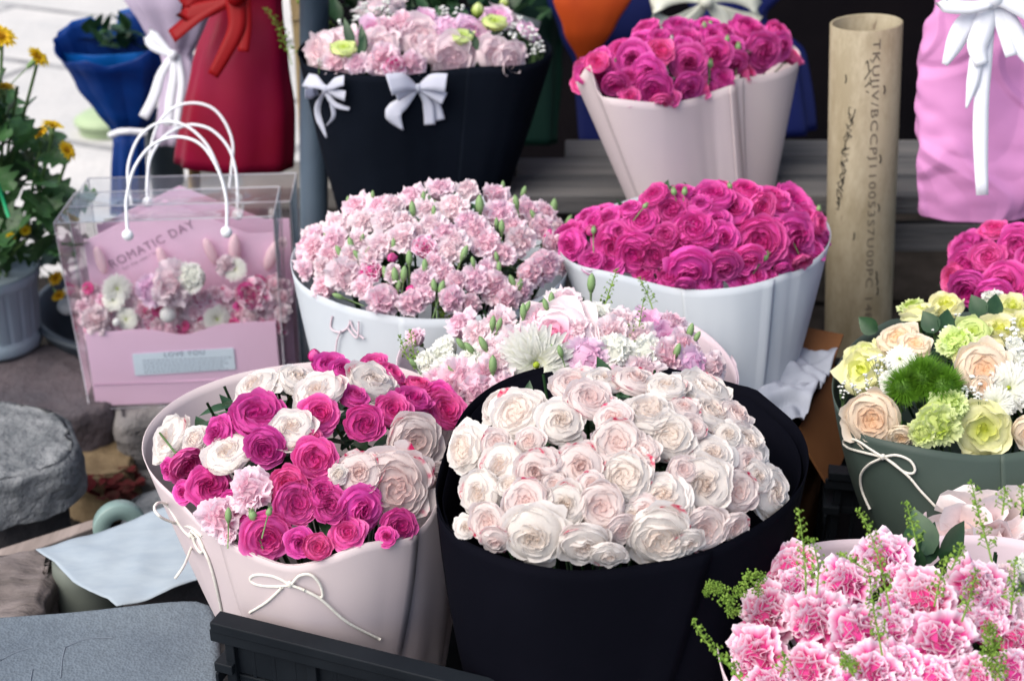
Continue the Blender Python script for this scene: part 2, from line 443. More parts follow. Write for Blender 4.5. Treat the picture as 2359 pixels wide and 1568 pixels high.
var('rose_m', lambda i: rose_mb(10+i, 38, (0, .35, .1, .6)[i], .045, quarter=(.8, 0, 1, .5)[i], core=.2), 4, MAG)
var('rose_h', lambda i: rose_mb(20+i, 38, (.2, .75, .4, .9)[i], .04, quarter=(.6, 0, .9, 0)[i], core=.2), 4, MAG2)
var('rose_w', lambda i: rose_mb(30+i, 40, (.1, .3, .0, .55)[i], .055, quarter=(.7, 0, .5, .9)[i]), 4, WHT)
var('rose_b', lambda i: rose_mb(40+i, 36, (.15, .6, .3, 1.)[i], .05, quarter=(.5, 0, .8, 0)[i]), 4, WPK)
var('rose_big', lambda i: rose_mb(50+i, 40, .1, .06, quarter=0, cols=11), 1, WPK)
var('rose_peach', lambda i: rose_mb(55+i, 26, .45, .05), 2, PEA)
var('blush_rose', lambda i: rose_mb(58, 30, .35, .05, quarter=.6), 1, BIG)
var('carn_p', lambda i: carn_mb(60+i, 24, .19, 92, .85, 13, 6, .5), 4, PCA)
var('carn_w', lambda i: carn_mb(65+i, 24, .19, 92, .85, 13, 6, .5), 3, PCW)
var('carn_e', lambda i: carn_mb(70+i, 40, .20, 86, .82, 15, 7, .45), 4, PBI)
var('carn_l', lambda i: carn_mb(75+i, 24, .12, 92), 2, LIL)
var('carn_white', lambda i: carn_mb(80+i, 30), 2, MUM)
var('carn_lime', lambda i: carn_mb(83+i, 36, .14), 2, LIM)
var('mum', lambda i: mum_mb(85+i), 2, [MUM, LIM])
var('lisi', lambda i: rose_mb(90+i, 13, .7, .07, core=.3), 2, YEL)
var('lisi_lime', lambda i: rose_mb(93+i, 14, .95, .05), 2, LIM)
var('lisi_pink', lambda i: rose_mb(96+i, 12, .5, .10, core=.3), 2, LIL)
var('lisi_w', lambda i: rose_mb(120+i, 16, .25, .10, core=.25), 3, PCW)
var('trick', lambda i: bladeball_mb(98), 1, TRICK)
var('lily', lambda i: rose_mb(101+i, 6, .2, .06, rows=9, cols=9, core=0), 2, LILY)
var('gold', lambda i: mum_mb(105, ((1, 15, 20), (.8, 12, 45)), .17, .2), 1, [GOLD, GOLD])
var('bud_m', lambda i: roundbud_mb(), 1, MAG2)
var('bud_w', lambda i: roundbud_mb(), 1, WPK)
var('bud_p', lambda i: roundbud_mb(), 1, PCA)
var('bud_l', lambda i: roundbud_mb(), 1, LIM)
var('gbud', lambda i: greenbud_mb(), 1, BUDG)
var('grbud', lambda i: greenrosebud_mb(), 1, BUDG)
var('baby', lambda i: baby_mb(110+i), 3, [BABY, STEMG])
CALR = calyx_mb('rose').mesh('calyx', [STEMG]); CALC = calyx_mb('carn').mesh('calyx', [BUDG])
NAMES = dict(rose_m='rose', rose_h='rose', rose_w='rose', rose_b='rose', rose_big='rose', rose_peach='rose', blush_rose='rose', carn_p='carnation', carn_w='carnation',
             carn_e='carnation', carn_l='carnation', carn_white='carnation', carn_lime='carnation', mum='chrysanthemum', lisi='lisianthus', lisi_lime='lisianthus',
             lisi_pink='lisianthus', lisi_w='lisianthus', trick='green_dianthus', lily='lily', gold='flower_head', bud_m='rose_bud', bud_w='rose_bud', bud_p='carnation_bud', bud_l='lisianthus_bud',
             gbud='carnation_bud', grbud='rose_bud', baby='baby_breath')
KX = dict(rose_m=1.03, rose_h=1.03, carn_e=1.5, lily=1.6)
KS = dict(rose=1.10, carn=1.36, lisi=1.2, blus=1.15, lily=1.3, mum=1.0)
def orient(nrm, spin):
    q = nrm.to_track_quat('Z', 'Y').to_matrix().to_4x4()
    return q @ Matrix.Rotation(spin, 4, 'Z')

# ------------------------------------------------------------------ bouquets
class Bouquet:
    """rim outline on the photograph -> a curve on a tilted plane; wrapper lofted to a base ring; flowers on a dome over the rim"""
    def __init__(s, name, label, group, rim, cpx, depth, tilt, base, base_r, base_d, dome, mat, bulge=.0, seam=None, thick=.0012, cat='bouquet', drop=0., inner=None, seed=1, crease=.0016, wname='wrapper'):
        s.C = P(cpx[0], cpx[1], depth); s.n = Vector((tilt[0], tilt[1], 1)).normalized()
        s.ex = Vector((1, 0, 0)); s.ex = (s.ex-s.n*s.ex.dot(s.n)).normalized(); s.ey = s.n.cross(s.ex)
        s.dome = dome; s.rnd = random.Random(seed*77+5)
        B = P(base[0], base[1], base_d); s.B = B
        s.root = thing(name, tuple(B), label, cat, group)
        pts = []
        for q in rim:
            h = q[2] if len(q) > 2 else 0.
            pts.append(s.onplane(q[0], q[1], h))
        NR = 120
        ring = catmull(pts, NR, True)
        s.ring = ring
        loc = [s.local(p) for p in ring]
        ang = [math.atan2(l.y, l.x) for l in loc]
        if sum(((b-a+PI) % (2*PI))-PI for a, b in zip(ang, ang[1:])) < 0: ring.reverse(); loc.reverse(); ang.reverse()
        ring, ang, loc = s.smooth_rim(ring, ang, loc)
        s.ang = [a for a in ang]; s.rad = [math.hypot(l.x, l.y) for l in loc]; s.ring = ring
        mb = MB(); rows = []; NV = 22; sd = s.rnd.random()*50
        def surf(k, v, off=0.):
            p = ring[k]; a = s.ang[k]; lv = p-s.C
            hd = Vector((lv.x, lv.y, 0)); hd = hd.normalized() if hd.length > 1e-6 else Vector((1, 0, 0))
            b = B+hd*base_r
            q = p.lerp(b, v); q += hd*(bulge*math.sin(PI*min(1, v*1.0))*(1-v)**.5)
            w = noise.noise(Vector((math.cos(a)*1.6+sd, math.sin(a)*1.6, v*1.2)))*crease*3*(.35+v) + (abs(noise.noise(Vector((math.cos(a)*4+sd, math.sin(a)*4, v*.8+3))))-.15)*crease*3*(.2+v)
            return q+hd*(w+off)
        s.surf = surf
        for i in range(NV+1):
            v = (i/NV)**1.1; rows.append([surf(k, v) for k in range(NR)])
        mb.grid(rows, 0, True)
        s.bvh = BVHTree.FromPolygons([Vector(p) for p in mb.v], mb.f)
        s.wrap = obj(wname, mb, mat, s.root, solid=thick)
        if seam:   # the loose end of the sheet, lying over the front, its edge running diagonally
            a0, a1, a2 = [R(x) for x in seam]; m2 = MB(); rows = []
            for i in range(NV+1):
                v = (i/NV)**1.1; row = []; e = a1+(a2-a1)*v
                for j in range(25):
                    a = a0+(e-a0)*j/24; k = a % (2*PI)
                    # interpolate the ring at this angle
                    row.append(s.at_angle(a, v, .0022+.002*(1 if j > 21 else 0)))
                rows.append(row)
            m2.grid(rows); obj('paper_flap', m2, mat, s.wrap, solid=thick)
        if inner:
            m3 = MB(); rows = []
            for i in range(10):
                v = i/9*.8; rows.append([surf(k, v, -inner[1])+Vector((0, 0, -inner[0]*(1+.5*math.sin(s.ang[k]*2+1)))) for k in range(NR)])
            m3.grid(rows, 0, True); obj('inner_wrapper', m3, inner[2] if len(inner) > 2 else mat, s.root, solid=thick)
    def smooth_rim(s, ring, ang, loc):
        """the mouth of the paper tube is a smooth oval; dips of its front edge are dips in height"""
        NR = len(ring); th = [-PI+2*PI*(k+.5)/NR for k in range(NR)]
        o = sorted(range(NR), key=lambda k: ang[k]); aa = [ang[k] for k in o]; rr = [math.hypot(loc[k].x, loc[k].y) for k in o]; hh = [loc[k].z for k in o]
        aa = [aa[-1]-2*PI]+aa+[aa[0]+2*PI]; rr = [rr[-1]]+rr+[rr[0]]; hh = [hh[-1]]+hh+[hh[0]]
        r = np.interp(th, aa, rr); h = np.interp(th, aa, hh)
        F = np.fft.rfft(r); F[5:] = 0; rs = np.fft.irfft(F, NR)
        def proj(p):
            d = p-CAM; z = d.dot(FW); return CU+d.dot(RT)/z*FPX, CV-d.dot(UP)/z*FPX
        org = [proj(s.C+s.ex*(r[k]*math.cos(th[k]))+s.ey*(r[k]*math.sin(th[k]))+s.n*h[k]) for k in range(NR)]
        fr = sorted([q for q, t in zip(org, th) if math.sin(t) < 0]); fu = [q[0] for q in fr]; fv = [q[1] for q in fr]
        out = []
        for k in range(NR):
            w = min(1, max(0, (-math.sin(th[k])-.25)/.45)); w = w*w*(3-2*w); rk = r[k]+(rs[k]-r[k])*.92
            p = s.C+s.ex*(rk*math.cos(th[k]))+s.ey*(rk*math.sin(th[k]))+s.n*h[k]
            if w > 0:
                u, v = proj(p); vt = np.interp(u, fu, fv); u2, v2 = proj(p+Vector((0, 0, .01)))
                dz = (vt-v)/(v2-v)*.01; p = p+Vector((0, 0, max(-.07, min(.05, dz))*w))
            out.append(p)
        lo = [s.local(p) for p in out]
        return out, [math.atan2(l.y, l.x) for l in lo], lo
    def at_angle(s, a, v, off):
        a = (a+PI) % (2*PI)-PI
        if not hasattr(s, '_o'):
            s._o = sorted(range(len(s.ang)), key=lambda k: s.ang[k])
        o = s._o; lo = None
        for i in range(len(o)):
            if s.ang[o[i]] > a: lo = i; break
        if lo is None or lo == 0:
            i0, i1 = o[-1], o[0]; A0, A1 = s.ang[i0], s.ang[i1]+2*PI; aa = a if a > A0 else a+2*PI
        else: i0, i1 = o[lo-1], o[lo]; A0, A1 = s.ang[i0], s.ang[i1]; aa = a
        w = (aa-A0)/max(1e-6, A1-A0)
        return s.surf(i0, v, off).lerp(s.surf(i1, v, off), w)
    def onplane(s, u, v, h=0.):
        r = ray(u, v); C0 = s.C+s.n*h
        return CAM+r*((C0-CAM).dot(s.n)/r.dot(s.n))
    def local(s, p): d = p-s.C; return Vector((d.dot(s.ex), d.dot(s.ey), d.dot(s.n)))
    def rimr(s, a):
        best = min(range(0, len(s.ang), 2), key=lambda k: abs(((s.ang[k]-a+PI) % (2*PI))-PI)); return s.rad[best]
    def height(s, l):
        rho = math.hypot(l.x, l.y)/s.rimr(math.atan2(l.y, l.x))
        return s.dome*(1-min(1.3, rho)**2.2), rho
    def spot(s, u, v, lift=0.):
        r = ray(u, v); d0 = (s.C-CAM).dot(FW); best = None; prev = None
        for i in range(90):
            d = d0-.30+.60*i/89; p = CAM+r*d; l = s.local(p); h, rho = s.height(l)
            if rho > 1.08: continue
            g = l.z-h-lift
            if g <= 0: best = (0, p, l, rho); break
            if best is None or g < best[0]: best = (g, p, l, rho)
        if best is None:
            p = s.onplane(u, v, lift); l = s.local(p); return p, s.n.copy(), 1.
        _, p, l, rho = best
        # dome normal
        e = .01
        hx = (s.height(Vector((l.x+e, l.y, 0)))[0]-s.height(Vector((l.x-e, l.y, 0)))[0])/(2*e)
        hy = (s.height(Vector((l.x, l.y+e, 0)))[0]-s.height(Vector((l.x, l.y-e, 0)))[0])/(2*e)
        nn = (s.n-s.ex*hx-s.ey*hy).normalized()
        return p, nn, rho
    def flower(s, u, v, rp, kind, tip=None, lift=.012, face=.45, sink=.35, jit=.36, calyx=True):
        p, nn, rho = s.spot(u, v, lift)
        rw = rp*(KS.get(kind[:4], 1.) if kind not in KX else KX[kind])*(p-CAM).dot(FW)/FPX
        tc = (CAM-p).normalized(); R_ = s.rnd
        d = nn+tc*face+Vector((R_.uniform(-1, 1), R_.uniform(-1, 1), R_.uniform(-1, 1)))*jit
        if tip: d = tc*.45+RT*tip[0]+UP*(-tip[1])+(nn*.15)
        d.normalize()
        me = R_.choice(LIB[kind])
        base_p = p-d*rw*sink*.3
        M = Matrix.Translation(base_p-s.root.location) @ orient(d, R_.uniform(0, 6.28)) @ Matrix.Scale(rw, 4)
        o = link(NAMES[kind], me, s.root, M)
        if calyx and kind.startswith(('rose', 'blush', 'lisi', 'bud')): link('calyx', CALR, o)
        elif calyx and kind.startswith('carn'): link('calyx', CALC, o)
        return o
    def flowers(s, L, tr, scale=1., kind=None, **k):
        for q in L:
            u, v = tr(q[0], q[1]); kk = q[3] if len(q) > 3 and q[3] else kind
            s.flower(u, v, q[2]*scale, kk, tip=q[4] if len(q) > 4 else None, **k)
    def fill(s, kinds, rp, n=80, gap=.78, front=0., dip=.004):
        """flowers in the places still empty, so the bunch is as full as in the picture"""
        R_ = s.rnd; rw0 = rp*(s.C-CAM).dot(FW)/FPX; occ = [(o.location+s.root.location, o.scale[0] if o.scale[0] else rw0) for o in s.root.children if o.type == 'MESH' and o.name.split('.')[0] in set(NAMES.values())]
        occ = [((o.matrix_basis.translation+s.root.location), o.matrix_basis.to_scale()[0]) for o in s.root.children if o.name.split('.')[0] in set(NAMES.values())]
        for i in range(n*12):
            a = R_.uniform(-PI, PI)
            q = math.sqrt(R_.random())*.80
            if R_.random() < front: a = -PI/2+R_.gauss(0, .95); q = R_.uniform(.80, .90)
            rr = s.rimr(a)*q; l = Vector((rr*math.cos(a), rr*math.sin(a), 0)); h = s.height(l)[0]-dip+.012
            p = s.C+s.ex*l.x+s.ey*l.y+s.n*h; rw = rw0*R_.uniform(.8, 1.15)
            if front >= 1:
                k = min(range(len(s.ang)), key=lambda k: abs(((s.ang[k]-a+PI) % (2*PI))-PI)); p = s.ring[k]+(s.C-s.ring[k]).normalized()*rw*R_.uniform(.5, .9)+Vector((0, 0, rw*R_.uniform(.1, .5)))
            if any((p-c).length < gap*(rw+r2) for c, r2 in occ): continue
            d = (s.n*.8+(s.ex*l.x+s.ey*l.y)/max(.02, s.rimr(a))*.7+(CAM-p).normalized()*.35+Vector((R_.uniform(-1, 1), R_.uniform(-1, 1), R_.uniform(-1, 1)))*.3).normalized()
            kind = R_.choice(kinds); M = Matrix.Translation(p-s.root.location) @ orient(d, R_.uniform(0, 6.28)) @ Matrix.Scale(rw, 4)
            o = link(NAMES[kind], R_.choice(LIB[kind]), s.root, M); link('calyx', CALC if kind.startswith('carn') else CALR, o)
            occ.append((p, rw)); n -= 1
            if n <= 0: break
    def bud(s, u, v, rp, kind, lean=(0, 1), lift=.012):
        """a bud standing above the flowers; lean = direction in the picture (right, up)"""
        p, nn, _ = s.spot(u, v, lift); rw = rp*(p-CAM).dot(FW)/FPX
        d = (RT*lean[0]+UP*lean[1]+(CAM-p).normalized()*.15).normalized()
        M = Matrix.Translation(p-s.root.location) @ orient(d, s.rnd.uniform(0, 6)) @ Matrix.Scale(rw, 4)
        o = link(NAMES[kind], s.rnd.choice(LIB[kind]), s.root, M)
        if kind.startswith('bud'): link('calyx', CALR, o)
        return o
    def foliage(s, n=110, depth=.035, mat=None, stems=40):
        mb = MB(); r = s.rnd; Lf = leaf_mb(1, .22)
        for i in range(n):
            a = r.uniform(0, 6.28); q = math.sqrt(r.random())*.70; rr = s.rimr(a)*q
            l = Vector((rr*math.cos(a), rr*math.sin(a), 0)); h = s.height(l)[0]-depth*r.uniform(.8, 1.9)-.01
            p = s.C+s.ex*l.x+s.ey*l.y+s.n*h
            M = Matrix.Translation(p) @ Matrix.Rotation(r.uniform(0, 6.3), 4, 'Z') @ Matrix.Rotation(r.uniform(-.2, 1.1), 4, 'X') @ Matrix.Scale(r.uniform(.028, .05), 4)
            mb.add(Lf, M)
        for i in range(stems):
            a = r.uniform(0, 6.28); q = math.sqrt(r.random())*.9; rr = s.rimr(a)*q
            l = Vector((rr*math.cos(a), rr*math.sin(a), 0)); h = s.height(l)[0]-.012
            p = s.C+s.ex*l.x+s.ey*l.y+s.n*h; b = s.B.lerp(p, .35)
            mb.tube([p, p.lerp(b, .5)+Vector((0, 0, .01)), b], .0018, 5)
        # dense dark mass of stems further down, closing the paper tube
        o = obj('foliage', mb, mat or DGRN, s.root)
        return o
    def hit(s, u, v, off=.004):
        r = ray(u, v).normalized(); h = s.bvh.ray_cast(CAM, r)
        if h[0] is None: return s.onplane(u, v)
        return h[0]-r*off
    def hitd(s, u, v): return (s.hit(u, v)-CAM).dot(FW)
    def cord(s, strands, r, name='cord_bow', knot=None, mat=None, parent=None):
        mb = MB()
        for k, st in enumerate(strands):
            pts = [s.hit(u, v, .004+.0016*k) for u, v in st]
            mb.tube(catmull(pts, 12*len(st)//2+4), r, 7)
        if knot:
            p = s.hit(knot[0], knot[1], .007); mb.ball(p, r*2.1, 8, 6, 0, (1, .8, 1.3))
        return obj(name, mb, mat or CORDW, parent or s.root)
    def sprig(s, path, n=16, pod=.0026, d=None, mat=None, name='green_sprig', fat=1., parent=None):
        """pennycress: a thin stem with round flat pods on hair stalks, along a path in the picture"""
        if d is None: d = (s.spot(*path[-1])[0]-CAM).dot(FW)
        pts = catmull([P(u, v, d+.006*i) for i, (u, v) in enumerate(reversed(path))], 26)
        mb = MB(); mb.tube(pts, [.0010-.0005*i/25 for i in range(26)], 5); r = s.rnd
        for i in range(n):
            t = .18+.82*i/n; q = pts[min(25, int(t*25))]
            a = i*2.4+r.uniform(-.4, .4); L = pod*r.uniform(1.6, 2.8)*(1.15-.6*t)
            dr = (RT*math.cos(a)+FW*math.sin(a)*.8+UP*.55).normalized()
            e = q+dr*L*1.3; mb.tube([q, e], .0004, 4)
            k = orient((dr+Vector((r.uniform(-1, 1), r.uniform(-1, 1), r.uniform(-1, 1)))*.6).normalized(), 0).to_3x3()
            mb.ball(e+dr*pod*.6, pod*r.uniform(.7, 1.1)*(1.15-.45*t)*fat, 8, 4, 0, (1, .85, .3), q=k)
        for j in range(5): mb.ball(pts[-1]+Vector((r.uniform(-1, 1), r.uniform(-1, 1), r.uniform(-.5, 1)))*pod*.9, pod*.45, 6, 4)
        return obj(name, mb, mat or FRG, parent or s.root)
def ribbon(mb, pts, w, side, m=0, n=14, ws=None):
    """a flat band along 3-D points; side = direction across it (vector or list)"""
    c = catmull(pts, n); rows = []
    for i, p in enumerate(c):
        t = i/(n-1); ww = w if ws is None else w*np.interp(t, np.linspace(0, 1, len(ws)), ws)
        sd_ = side if isinstance(side, Vector) else side[0].lerp(side[-1], t)
        tan = (c[min(n-1, i+1)]-c[max(0, i-1)]).normalized()
        x = (sd_-tan*sd_.dot(tan))
        x = x.normalized() if x.length > .05 else sd_
        rows.append([p-x*ww/2, p-x*ww/6+FW*-.0008, p+x*ww/6+FW*-.0008, p+x*ww/2])
    mb.grid(rows, m)
# ------------------------------------------------------------------ wrapping papers
def paper(name, col, rough=.55, transl=.06, col2=None):
    # matte sheet: faint mottling, fibre grain and a few soft creases meeting at sharp edges
    m, nt, out = new_mat(name)
    c = MixRGB(nt, ramp(nt, noise_n(nt, 5, 4), [(.35, (0, 0, 0, 1)), (.65, (1, 1, 1, 1))]), col, col2 or col)
    tc = nt.nodes.new('ShaderNodeTexCoord'); vo = nt.nodes.new('ShaderNodeTexVoronoi'); vo.inputs['Scale'].default_value = 7; mp = nt.nodes.new('ShaderNodeMapping')
    mp.inputs['Scale'].default_value = (1, 1, .35); mp.inputs['Rotation'].default_value = (.3, .5, .2); nt.links.new(tc.outputs['Object'], mp.inputs[0]); nt.links.new(mp.outputs[0], vo.inputs[0])
    b1 = nt.nodes.new('ShaderNodeBump'); b1.inputs['Strength'].default_value = .28; b1.inputs['Distance'].default_value = .010; nt.links.new(vo.outputs['Distance'], b1.inputs['Height'])
    b2 = nt.nodes.new('ShaderNodeBump'); b2.inputs['Strength'].default_value = .15; b2.inputs['Distance'].default_value = .0006; nt.links.new(noise_n(nt, 500, 2), b2.inputs['Height']); nt.links.new(b1.outputs[0], b2.inputs['Normal'])
    finish(nt, out, c, rough, transl, .2, b2.outputs[0]); return m
PAP_PINK = paper('paper_dusty_pink', C(.57, .49, .50), col2=C(.53, .45, .48))
PAP_PALE = paper('paper_pale_pink', C(.72, .60, .66), .5, .2)
PAP_WHITE = paper('paper_white', C(.47, .51, .55), .6, .05, C(.43, .47, .52))
PAP_BLACK = plain_mat('paper_black', C(.0018, .002, .0042), .8, .03, 0, 5, C(.0028, .003, .006), .2, 12, .003)
PAP_NAVY = plain_mat('paper_charcoal_navy', C(.0025, .004, .0075), .8, .04, 0, 5, C(.004, .006, .011), .2, 12, .003)
PAP_GREEN = paper('paper_dark_green', C(.06, .085, .072), .5, .05, C(.045, .066, .058))
PAP_LAV = paper('paper_lavender', C(.52, .44, .58), .45, .15)
PAP_RED = paper('paper_crimson', C(.19, .002, .018), .42, 0, C(.22, .003, .034))
PAP_BLUE = paper('paper_royal_blue', C(.005, .03, .19), .4, .4, C(.004, .06, .30))
PAP_ORANGE = paper('paper_orange', C(.50, .075, .012), .5, .1, C(.40, .05, .01))
PAP_ORCH = paper('paper_orchid_pink', C(.58, .25, .50), .5, .1, C(.54, .23, .47))
PAP_DBLUE = paper('paper_dark_blue', C(.008, .014, .10), .5, .05)
PAP_DGRN = paper('paper_bottle_green', C(.006, .03, .022), .5, .02)
SATIN = plain_mat('white_satin', C(.72, .74, .80), .35, .5, .15)
SHEER = plain_mat('white_organza', C(.60, .62, .72), .5, .3, .3)
REDR = plain_mat('red_ribbon', C(.20, .001, .003), .5, .15, .05)

# ------------------------------------------------------------------ the pink and white rose bouquet in dusty pink paper (front left)
b = Bouquet('wrapped_bouquet', 'bouquet of hot pink and white roses in dusty pink paper with two cream cord bows', 'wrapped flower bouquets on the stall',
    [(330, 1030), (345, 975), (392, 925), (450, 893), (508, 877), (600, 850), (720, 830), (850, 835), (980, 870), (1050, 940), (1060, 1030), (1030, 1100), (1003, 1160), (985, 1200), (950, 1228), (900, 1241), (850, 1246), (800, 1262), (730, 1290), (660, 1300), (600, 1281), (550, 1258), (490, 1222), (430, 1175), (380, 1120), (345, 1075)],
    (690, 1070), 1.60, (-.06, -.10), (812, 1590), px(198, 1.70), 1.70, .075, PAP_PINK, bulge=.012, seam=(-120, -40, -62), seed=1)
BQ_PINK = b
t = Zc(400, 980, 2.178); s = .36
m, h, w, k = 'rose_m', 'rose_h', 'rose_w', 'rose_b'
b.flowers([(1140, 140, 60, 'bud_m'), (1240, 185, 110, m), (1330, 215, 90, m), (1520, 180, 90, h), (1650, 240, 110, h), (1780, 400, 120, m), (1400, 370, 100, m), (1810, 300, 100, h, (.2, -1)), (1950, 400, 120, m),
    (1040, 260, 130, w, (.3, -.6)), (740, 310, 150, w, (-.4, -.5)), (1150, 350, 165, w, (-.3, -.45)), (1520, 280, 155, w, (.3, -.5)),
    (775, 490, 180, m, (0, -.35)), (1180, 500, 132, h, (.1, -.1)), (1460, 575, 125, m, (0, .15)), (1650, 480, 130, h, (.1, -.3)), (1990, 480, 140, h, (.2, -.2)),
    (500, 640, 120, m, (-.4, 0)), (820, 740, 138, m, (-.1, .3)), (1140, 800, 142, h, (0, .1)), (460, 965, 145, m, (.1, -.1)), (965, 975, 130, h, (-.2, .1)), (1030, 1085, 150, h, (.1, .1)),
    (1200, 1000, 110, m), (1240, 1090, 120, m), (1460, 1135, 160, m, (.3, .2)), (840, 1315, 170, h, (.1, .25)), (1345, 1260, 118, h), (1160, 1360, 92, h, (0, -.1)), (1050, 1330, 100, m), (1690, 1235, 120, m),
    (335, 850, 125, h, (.5, .5)), (290, 1010, 80, m, (-.2, 0)), (200, 880, 75, m, (-.3, .2)), (1120, 660, 80, h, (0, -.3)), (1290, 340, 80, m), (1600, 1290, 70, m), (660, 1140, 80, m), (610, 1080, 90, m),
    (190, 660, 160, w, (-.55, -.25)), (575, 740, 160, w, (-.25, -.45)), (985, 590, 145, w, (-.15, -.3)), (365, 670, 85, w), (1290, 895, 60, w),
    (1660, 980, 245, 'rose_big', (0, .15)), (1790, 700, 175, k, (.1, .2)), (1420, 880, 150, k, (-.1, -.1)), (1930, 940, 110, k, (.3, .5)), (1230, 330, 70, m),
    (730, 1005, 150, 'carn_p', (-.1, 0)), (540, 1175, 155, 'carn_p', (-.1, .2)), (415, 1030, 60, 'carn_p', (0, -.6)), (590, 1290, 60, 'carn_p')], t, s)
for x, y, r_, kd, ln in ((590, 1155, 50, 'gbud', (0, 1)), (745, 1160, 48, 'grbud', (-.3, 1)), (850, 1140, 36, 'grbud', (.3, 1))):
    u, v = t(x, y); b.bud(u, v, r_*s, kd, ln, .03)
b.foliage(200, .03)
b.cord([[(465, 1235), (440, 1215), (405, 1205), (370, 1190), (355, 1170), (365, 1157), (385, 1163), (405, 1195), (420, 1218), (440, 1238)],
        [(450, 1235), (440, 1262), (425, 1300), (403, 1332)], [(440, 1225), (450, 1255), (462, 1272), (468, 1262), (455, 1235), (440, 1222)],
        [(455, 1240), (480, 1290), (500, 1360), (518, 1445)]], .0016, knot=(440, 1232), parent=b.wrap)
b.cord([[(667, 1345), (630, 1327), (590, 1323), (576, 1333), (590, 1345), (630, 1350), (667, 1347)], [(650, 1352), (615, 1385), (575, 1410)],
        [(672, 1344), (690, 1325), (715, 1323), (735, 1342), (743, 1368), (735, 1375), (700, 1358), (672, 1347)], [(700, 1358), (740, 1380), (800, 1432), (875, 1471)]], .0016, knot=(667, 1345), parent=b.wrap)

# ------------------------------------------------------------------ the big blush rose bouquet in black paper (front centre)
b = Bouquet('wrapped_bouquet', 'large bouquet of blush white spray roses in black paper, front centre', 'wrapped flower bouquets on the stall',
    [(1000, 1140), (1008, 1185), (1045, 1228), (1100, 1258), (1170, 1285), (1260, 1305), (1340, 1312), (1450, 1303), (1550, 1288), (1640, 1262), (1720, 1222), (1800, 1170), (1848, 1128), (1855, 1085), (1850, 1035), (1830, 980), (1795, 930), (1760, 900, .004), (1736, 882, .008), (1715, 895, .004), (1640, 872), (1560, 850), (1470, 835), (1350, 835), (1230, 850), (1130, 890), (1060, 960), (1030, 1040), (1010, 1100)],
    (1430, 1085), 1.50, (0, -.03), (1385, 1800), px(235, 1.55), 1.53, .085, PAP_BLACK, bulge=.012, seam=(-160, -60, -90), seed=2, inner=(.008, .007))
BQ_BLACK = b
t = Zc(1250, 980, 2.0513); s = .382
w, k = 'rose_w', 'rose_b'
b.flowers([(900, 280, 150, k, (0, -.7)), (1080, 260, 120, w, (.2, -.8)), (1270, 250, 135, k, (.2, -.7)), (1450, 300, 125, w, (0, -.7)), (1700, 310, 175, w, (.4, -.7)), (420, 400, 120, w, (-.4, -.5)), (540, 470, 178, w, (-.2, -.15)), (1000, 380, 140, k, (.2, -.3)),
    (820, 510, 142, w, (.1, -.1)), (1130, 500, 115, k), (1350, 440, 180, w, (0, -.6)), (1740, 450, 160, w, (.4, -.6)), (1890, 470, 130, k, (.5, -.5)), (210, 690, 160, w, (-.45, 0)), (1150, 655, 150, k, (0, -.1)), (1470, 610, 152, w, (0, -.1)), (1960, 640, 170, w, (.45, -.3)), (1740, 715, 140, w, (.1, -.3)), (1970, 775, 125, k, (.4, -.2)),
    (425, 650, 90, k, (.1, -.2)), (440, 790, 145, w, (-.35, -.1)), (660, 830, 125, k, (0, .1)), (740, 760, 90, k), (930, 790, 150, k, (0, -.05)), (1190, 860, 172, w, (-.1, -.1)), (1430, 970, 165, w, (0, -.2)), (1680, 905, 172, w, (0, 0)), (1880, 950, 130, k, (.2, .1)), (2120, 950, 160, w, (.5, 0)),
    (310, 960, 145, w, (-.4, .1)), (370, 1135, 120, k, (-.25, .15)), (600, 1010, 140, k, (-.1, 0)), (840, 1030, 130, w, (0, 0)), (1060, 1040, 140, k, (0, .1)), (650, 1240, 190, w, (-.05, .3)), (960, 1290, 155, w, (0, .6)), (1190, 1190, 100, k, (.3, .4)), (1420, 1255, 200, w, (.05, .4)), (1690, 1180, 140, k, (.2, .2)), (1870, 1170, 100, k, (.4, .4)),
    (240, 1160, 70, w), (420, 1260, 100, k, (-.1, .6)), (1330, 1080, 110, k), (1590, 1270, 100, w, (.2, .6)), (1100, 1350, 110, w, (0, .8)), (1560, 820, 90, k), (1310, 700, 100, k), (620, 640, 90, k), (1620, 560, 80, k), (2010, 860, 100, w), (500, 900, 80, w), (780, 900, 80, k), (1250, 1090, 80, w), (1560, 1080, 80, w), (1000, 900, 80, k), (1830, 600, 90, w), (1560, 430, 100, k, (.1, -.6))], t, s)
b.foliage(220, .03)

